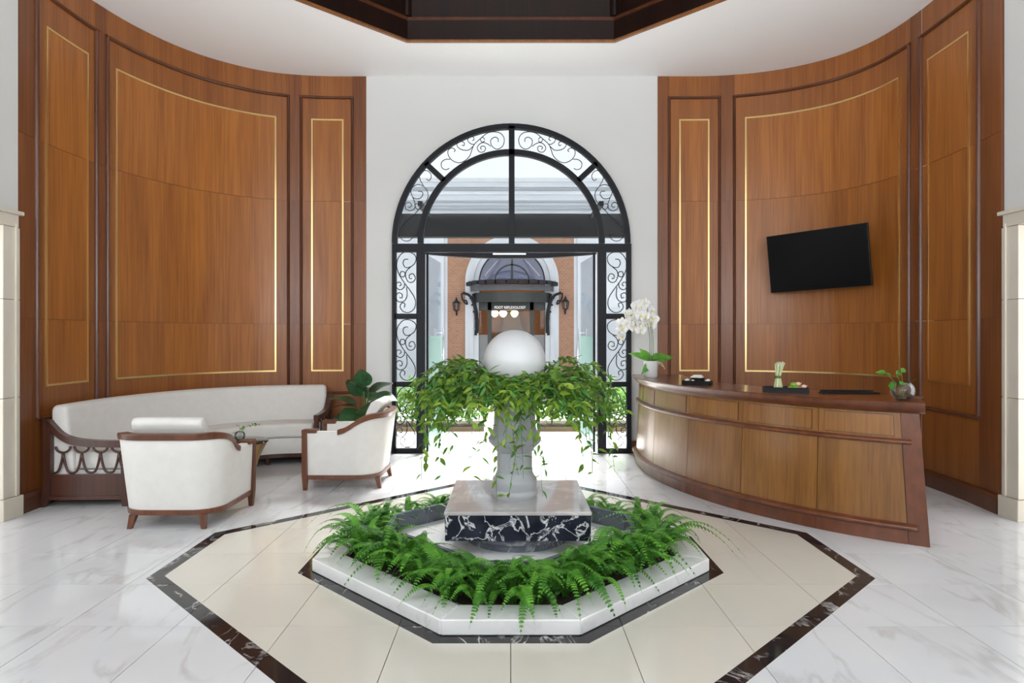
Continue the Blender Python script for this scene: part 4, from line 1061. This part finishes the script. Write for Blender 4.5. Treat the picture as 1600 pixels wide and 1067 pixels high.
# ================================================================== BROAD-LEAVED POT PLANT
def build_fig():
    c = Vector((-1.165*U, 5.33*U, 0)); root = empty('broad_leaf_plant', c, 'dark glossy broad-leaved pot plant in the corner beside the arched door', 'plant')
    autosmooth(MB().lathe([(.12, 0), (.13, .02), (.17, .34), (.175, .38), (.16, .38), (.15, .33), (.01, .33)], c, 32).build('pot', 'pot_grey', root), 40)
    MB().lathe([(.148, .31), (.148, .345), (.01, .35)], c, 24).build('soil', 'soil', root)
    # broad wavy leaf
    v = []; f = []; n = 10
    for i in range(n+1):
        t = i/n; w = .5*(math.sin(math.pi*t**.62)**.75)*(.75+.25*t) if 0 < t < 1 else .01
        for k, q in enumerate((-1, -.5, 0, .5, 1)):
            v.append((t, q*w*1.05, -.28*t*t+.10*abs(q)*w+.02*math.sin(9*t+q*3)*abs(q)))
    for i in range(n):
        for k in range(4): a = i*5+k; f.append((a, a+1, a+6, a+5))
    me = bpy.data.meshes.new('leaf'); me.from_pydata(v, [], f); me.update(); me.materials.append(M['fig_leaf']); me.polygons.foreach_set('use_smooth', [True]*len(f))
    R = random.Random(8); st = MB()
    for k, (x, y, z, az, el, s, rl) in enumerate(((-.02, 0, .92, 115, 68, .22, .5), (.05, -.02, .86, 20, 35, .26, -.4), (.06, -.06, .80, -20, 10, .30, -.3), (-.05, 0, .80, 150, 55, .26, .4), (-.10, -.03, .72, 185, 25, .30, .5),
            (-.11, -.05, .60, 195, -5, .29, .5), (-.05, -.08, .64, 240, -15, .28, .2), (.02, -.1, .70, 285, 5, .28, 0), (.08, -.05, .66, 330, -15, .28, -.3), (0, .05, .78, 80, 30, .27, 0), (-.04, -.1, .52, 220, -35, .27, .2), (.09, -.03, .75, 5, 15, .28, -.5), (-.12, .02, .68, 170, 10, .27, .6), (.04, -.09, .60, 300, -30, .27, 0), (-.02, -.04, .88, 250, 40, .22, .2))):
        o = bpy.data.objects.new('leaf', me); COL.objects.link(o); o.parent = root; o.location = (x, y, z); s *= 1.2; o.rotation_euler = (rl+math.radians(35)*(1 if math.cos(math.radians(az)) > 0 else -1), -math.radians(el), math.radians(az)); o.scale = (s, s, s)
        st.tube(catmull([c+Vector((0, 0, .33)), c+Vector((x*.3, y*.3, .33+(z-.33)*.6)), c+Vector((x, y, z))], 4), .006, 5)
    st.build('stems', 'stem_green', root, smooth=True)
build_fig()

# ================================================================== OUTSIDE: canopy, court, hedges, facing building
def build_outside():
    structure(MB().box(-14, 14, 5.80*U, 12.0*U, -.20, -.012).build('floor_terrace', 'terrace'))
    # canopy above our own door
    cn = empty('door_canopy', (0, 6.55*U, 2.0*U), 'dark metal canopy beam outside above the arched door', 'canopy')
    MB().box(-1.75*U, 1.75*U, 6.50*U, 6.60*U, 1.97*U, 2.195*U).build('fascia', 'canopy_black', cn)
    for x in (-1.6, -.8, .8, 1.6): MB().box((x-.02)*U, (x+.02)*U, 5.865*U, 6.50*U, 2.15*U, 2.19*U).build('arm', 'iron', cn)
    MB().box(-1.70*U, 1.70*U, 5.87*U, 6.50*U, 2.195*U, 2.20*U).build('glass_roof', 'pane_glass', cn)
    # hedge beds
    R = random.Random(21)
    for s in (-1, 1):
        b = empty('hedge_bed', (s*1.05*U, 7.3*U, -.012), 'low kerbed soil bed outside, on the '+('sofa' if s < 0 else 'desk')+' side of the path', 'planting bed')
        MB().box(min(s*.30, s*1.9)*U, max(s*.30, s*1.9)*U, 7.05*U, 7.62*U, -.012, .05).build('soil', 'soil', b)
        MB().box(min(s*.28, s*1.92)*U, max(s*.28, s*1.92)*U, 7.03*U, 7.05*U, -.012, .06).build('kerb', 'stem_brown', b)
        for k in range(5):
            x = s*(.45+.32*k); sh = empty('shrub', (x*U, (7.3+R.uniform(-.06, .06))*U, .05), 'bright green leafy shrub in the bed outside, '+('sofa' if s < 0 else 'desk')+' side of the path', 'shrub', 'shrubs in the '+('sofa' if s < 0 else 'desk')+'-side bed')
            mb = MB(); st = MB(); o = sh.location
            for q in range(7):
                a = R.uniform(0, 6.28); r = R.uniform(.05, .22); st.tube([(o.x, o.y, .05), (o.x+r*.5*math.cos(a), o.y+r*.5*math.sin(a), .35), (o.x+r*math.cos(a), o.y+r*math.sin(a), .65)], .007, 4)
            st.build('stems', 'stem_brown', sh)
            for q in range(950):
                a = R.uniform(0, 6.28); r = .31*math.sqrt(R.random()); z = .08+.72*R.random()*(1-.35*(r/.31)**2)
                p = Vector((o.x+r*math.cos(a), o.y+r*math.sin(a), .05+z)); d = Vector((R.uniform(-1, 1), R.uniform(-1, 1), R.uniform(-.6, .8))).normalized(); sd = d.cross(Vector((R.uniform(-1, 1), R.uniform(-1, 1), 1))).normalized()
                L = R.uniform(.05, .085); mb.add([p, p+d*L*.5+sd*L*.26, p+d*L, p+d*L*.5-sd*L*.26], [(0, 1, 2, 3)])
            mb.build('foliage', 'hedge_leaf', sh, kind='stuff')
    # facing building
    Y = 12.0; px = Y/1040
    X = lambda x: (x-798)*px
    Z = lambda y: 1+(525-y)*px
    B = empty('facing_building', (0, Y*U, 0), 'white rendered building with brick bay and arched doorway across the court', 'building')
    cx, zs = X(800), Z(440); ri, ro = 52*px, 73*px
    def wallpiece(x0, x1, z0, z1, y0, y1, name, mat): return MB().box(x0*U, x1*U, y0*U, y1*U, z0*U, z1*U).build(name, mat, B)
    zt = Z(282)
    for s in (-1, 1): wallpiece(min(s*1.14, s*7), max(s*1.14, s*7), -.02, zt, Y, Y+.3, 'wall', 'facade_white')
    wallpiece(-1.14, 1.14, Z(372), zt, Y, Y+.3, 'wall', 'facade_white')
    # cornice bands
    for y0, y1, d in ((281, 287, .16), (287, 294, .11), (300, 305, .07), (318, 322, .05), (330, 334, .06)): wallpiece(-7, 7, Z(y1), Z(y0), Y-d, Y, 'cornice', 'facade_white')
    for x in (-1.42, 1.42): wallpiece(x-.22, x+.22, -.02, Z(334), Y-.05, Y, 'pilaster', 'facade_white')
    # brick bay with an arched opening
    mb = MB(); A = [(cx+ro*.93*math.cos(math.pi*k/32), zs+ro*.93*math.sin(math.pi*k/32)) for k in range(33)]
    zb = Z(372)
    for (x0, z0), (x1, z1) in zip(A, A[1:]): extr(mb, [(x1, z1), (x0, z0), (x0, zb), (x1, zb)], Y, Y+.2)
    for s in (-1, 1):
        xi = cx+s*ro*.93; xo = s*1.14; extr(mb, [(min(xi, xo), -.02), (max(xi, xo), -.02), (max(xi, xo), zb), (min(xi, xo), zb)], Y, Y+.2)
    mb.build('brick_wall', 'brick', B)
    for r0, r1, d in ((ri, ri+.10, .02), (ri+.09, ri+.17, .05), (ri+.16, ro, .03)):
        mb = MB(); a = [(cx+r0*math.cos(math.pi*k/32), zs+r0*math.sin(math.pi*k/32)) for k in range(33)]; b = [(cx+r1*math.cos(math.pi*k/32), zs+r1*math.sin(math.pi*k/32)) for k in range(33)]
        for k in range(32): extr(mb, [a[k], a[k+1], b[k+1], b[k]], Y-d, Y+.06)
        for s in (-1, 1):
            q = sorted((cx+s*r0, cx+s*r1)); extr(mb, [(q[0], -.02), (q[1], -.02), (q[1], zs), (q[0], zs)], Y-d, Y+.06)
        mb.build('door_surround', 'facade_white', B)
    # fanlight
    fan = extr(MB(), [(cx+ri*math.cos(math.pi*k/24), zs+ri*math.sin(math.pi*k/24)) for k in range(25)], Y+.08, Y+.09).build('fanlight', 'fan_glass', B)
    mb = MB(); 
    for r in (.30, ri-.02):
        a = [(cx+r*math.cos(math.pi*k/24), zs+r*math.sin(math.pi*k/24)) for k in range(25)]; b = [(cx+(r+.025)*math.cos(math.pi*k/24), zs+(r+.025)*math.sin(math.pi*k/24)) for k in range(25)]
        for k in range(24): extr(mb, [a[k], a[k+1], b[k+1], b[k]], Y+.05, Y+.08)
    extr(mb, [(cx-.018, zs), (cx+.018, zs), (cx+.018, zs+ri), (cx-.018, zs+ri)], Y+.05, Y+.08)
    mb.build('fanlight_bars', 'green_paint', B)
    # door screen
    D = Y+.06
    def pc(x0, x1, y0, y1, name, mat, d0=0, d1=.04): return MB().box(X(x0)*U, X(x1)*U, (D-d1)*U, (D+d0)*U, Z(y1)*U, Z(y0)*U).build(name, mat, B)
    pc(745, 855, 464, 484.5, 'transom', 'green_paint')
    for a, b in ((745, 748), (762, 768), (828, 834), (851, 855)): pc(a, b, 464, 612, 'door_post', 'green_paint')
    for a, b in ((748, 762), (834, 851)): pc(a, b, 479, 523, 'side_light', 'pane_glass', 0, .01); pc(a, b, 523, 612, 'side_panel', 'side_grey', 0, .02)
    pc(768, 828, 479, 612, 'door_pane', 'pane_glass', 0, .01)
    for a in (815, 822): pc(a, a+1.4, 518, 535, 'door_handle', 'steel', 0, .07)
    pc(815, 823.4, 524, 526, 'handle_bar', 'steel', 0, .06)
    # lobby behind it
    R0 = Y+.10; m = MB(); x0, x1 = X(744), X(857)
    m.box(x0*U, x1*U, (R0+1.2)*U, (R0+1.24)*U, 0, 2.1*U); m.box((x0-.03)*U, x0*U, R0*U, (R0+1.2)*U, 0, 2.1*U); m.box(x1*U, (x1+.03)*U, R0*U, (R0+1.2)*U, 0, 2.1*U); m.box(x0*U, x1*U, R0*U, (R0+1.2)*U, 1.72*U, 1.76*U); m.box(x0*U, x1*U, R0*U, (R0+1.2)*U, -.02, 0)
    m.build('lobby', 'amber_inside', B)
    MB().box((cx-.30)*U, (cx+.30)*U, (R0+.8)*U, (R0+1.1)*U, 0, 1.06*U).build('lobby_counter', 'dark_inside', B)
    extr(MB(), [(cx-.26, 1.06), (cx+.26, 1.06), (cx+.14, 1.38), (cx+.05, 1.5), (cx-.05, 1.5), (cx-.14, 1.38)], R0+.95, R0+1.0).build('lobby_screen', 'dark_inside', B)
    for k, x in enumerate((773, 786, 804)):
        yy = R0+.35; zz = 1.44; xx = (x-798)*yy/1040
        l = empty('pendant_lamp', (xx*U, yy*U, 1.72*U), 'warm glowing pendant lamp inside the doorway across the court', 'lamp', 'pendant lamps across the court')
        MB().tube([(xx*U, yy*U, 1.72*U), (xx*U, yy*U, (zz+.03)*U)], .006, 5).build('cord', 'iron', l)
        autosmooth(MB().lathe([(.02*U, .035*U), (.05*U, .03*U), (.075*U, .0), (.06*U, -.05*U), (.02*U, -.085*U)], (xx*U, yy*U, zz*U), 16).build('shade', 'lamp_glow', l), 40)
    pl = bpy.data.lights.new('lobby_lamps', 'POINT'); pl.energy = 30; pl.color = (1, .72, .38); pl.shadow_soft_size = .15; po = bpy.data.objects.new('lobby_lamps', pl); COL.objects.link(po); po.location = (cx*U, (R0+.35)*U, 1.35*U)
    # sign
    tcu = bpy.data.curves.new('sign_text', 'FONT'); tcu.body = 'FOOT REFLEXOLOGY'; tcu.align_x = 'CENTER'; tcu.align_y = 'CENTER'; tcu.size = .135; tcu.extrude = .006; tcu.offset = .004
    to = bpy.data.objects.new('sign_tmp', tcu); COL.objects.link(to); bpy.context.view_layer.update()
    dg = bpy.context.evaluated_depsgraph_get(); me = bpy.data.meshes.new_from_object(to.evaluated_get(dg)); bpy.data.objects.remove(to)
    me.name = 'sign_lettering'; me.materials.clear(); me.materials.append(M['sign_white'])
    so_ = bpy.data.objects.new('sign_lettering', me); COL.objects.link(so_); so_.parent = B; so_.rotation_euler = (math.pi/2, 0, 0)
    w_ = max(v.co.x for v in me.vertices)-min(v.co.x for v in me.vertices); k = (49*px*U)/w_; so_.scale = (k, k*1.15, k)
    so_.location = (X(797)*U, (D-.07)*U-Y*U, Z(480.5)*U)
    # canopy over that door
    K = empty('glass_canopy', (cx*U, Y*U, 1.7*U), 'round-fronted glass and iron canopy over the doorway across the court', 'canopy')
    Rr = .78; zc = Z(443)-.02
    mb = MB(); poly = [(cx+Rr*math.cos(math.pi*k/24), Y-.05-Rr*math.sin(math.pi*k/24)) for k in range(25)]
    mb.prism([(x*U, y*U) for x, y in poly], (zc+.0)*U, (zc+.012)*U); mb.build('glass_disc', 'dark_glass', K)
    n = 13
    for k in range(n):
        a = math.pi*(k+.5)/n; d = Vector((math.cos(a), -math.sin(a))); s = Vector((-d.y, d.x)); w_ = .085
        c0 = Vector((cx, Y-.05))+d*(Rr-.04); pts = [c0-s*w_, c0+s*w_, c0+s*w_*.95+d*.05, c0+d*.085, c0-s*w_*.95+d*.05]
        MB().prism([(p.x*U, p.y*U) for p in pts], (zc-.035)*U, (zc+.03)*U).build('scallop', 'iron', K)
    for r, z0, z1, nm in ((Rr-.03, zc-.13, zc-.03, 'gutter_ring'), (Rr-.10, zc-.33, zc-.16, 'frieze_ring')):
        mb = MB(); mb.sweep([[((cx+q*math.cos(a))*U, (Y-.05-q*.55*math.sin(a))*U, z*U) for q, z in ((r, z0), (r, z1), (r-.03, z1), (r-.03, z0))] for a in [math.pi*k/24 for k in range(25)]]); mb.build(nm, 'gutter_grey' if nm[0] == 'g' else 'green_paint', K)
    for s in (-1, 1):
        MB().tube([((cx+s*.20)*U, (Y-.02)*U, Z(402)*U), ((cx+s*.48)*U, (Y-.55)*U, Z(436)*U)], .012*U, 6).build('tie_rod', 'steel', K)
        br = MB(); bx = cx+s*.70
        def q(x, z): return ((bx+s*x)*U, (Y-.10)*U, z*U)
        z0 = Z(458)
        br.tube([q(p.x, p.y) for p in catmull([Vector(t) for t in ((.20, z0), (.19, z0-.10), (.14, z0-.18), (.10, z0-.20), (.12, z0-.14), (.16, z0-.15))], 5)], .016*U, 6)
        br.tube([q(p.x, p.y) for p in catmull([Vector(t) for t in ((.18, z0), (.05, z0-.06), (-.03, z0-.25), (-.06, z0-.50), (-.05, z0-.76))], 5)], .026*U, 6)
        br.tube([q(p.x, p.y) for p in catmull([Vector(t) for t in ((.0, z0-.02), (-.04, z0-.2), (-.08, z0-.4), (-.08, z0-.72))], 5)], .022*U, 6)
        for j in range(5): br.tube([q(-.02-.015*j, z0-.08-.13*j), q(.06-.03*j, z0-.10-.12*j)], .018*U, 5)
        br.build('scroll_bracket', 'iron', K, smooth=True)
    # lanterns
    for s, xx, yy in ((-1, 714, 478), (1, 882.5, 476)):
        x, z = X(xx), Z(yy)
        Ln = empty('wall_lantern', (x*U, (Y-.13)*U, (z-.16)*U), 'black iron wall lantern on the brick bay, '+('sofa' if s < 0 else 'desk')+' side', 'lantern', 'wall lanterns across the court'); c = (x*U, (Y-.13)*U, z*U)
        autosmooth(MB().lathe([(.012*U, -.13*U), (.02*U, -.10*U), (.05*U, -.085*U), (.055*U, -.078*U)], c, 6).build('base', 'iron', Ln), 30)
        MB().lathe([(.045*U, -.078*U), (.062*U, .045*U)], c, 6).build('glass_body', 'door_glass', Ln)
        for k in range(6):
            a = 2*math.pi*k/6; MB().tube([(c[0]+.047*U*math.cos(a), c[1]+.047*U*math.sin(a), c[2]-.078*U), (c[0]+.064*U*math.cos(a), c[1]+.064*U*math.sin(a), c[2]+.045*U)], .006*U, 4).build('bar', 'iron', Ln)
        autosmooth(MB().lathe([(.075*U, .045*U), (.07*U, .055*U), (.03*U, .085*U), (.02*U, .11*U), (.006*U, .15*U)], c, 6).build('cap', 'iron', Ln), 30)
        MB().tube([(c[0], c[1], c[2]-.10*U), (c[0], c[1]+.06*U, c[2]-.17*U), (c[0], Y*U, c[2]-.12*U)], .012*U, 6).build('bracket', 'iron', Ln)
glassmat('fan_glass', (.55, .58, .70), 1.0, 0, .5, (.045, .05, .085))
plain('gutter_grey', (.07, .075, .09), rough=.4)
plain('side_grey', (.16, .165, .175), rough=.4)
build_outside()
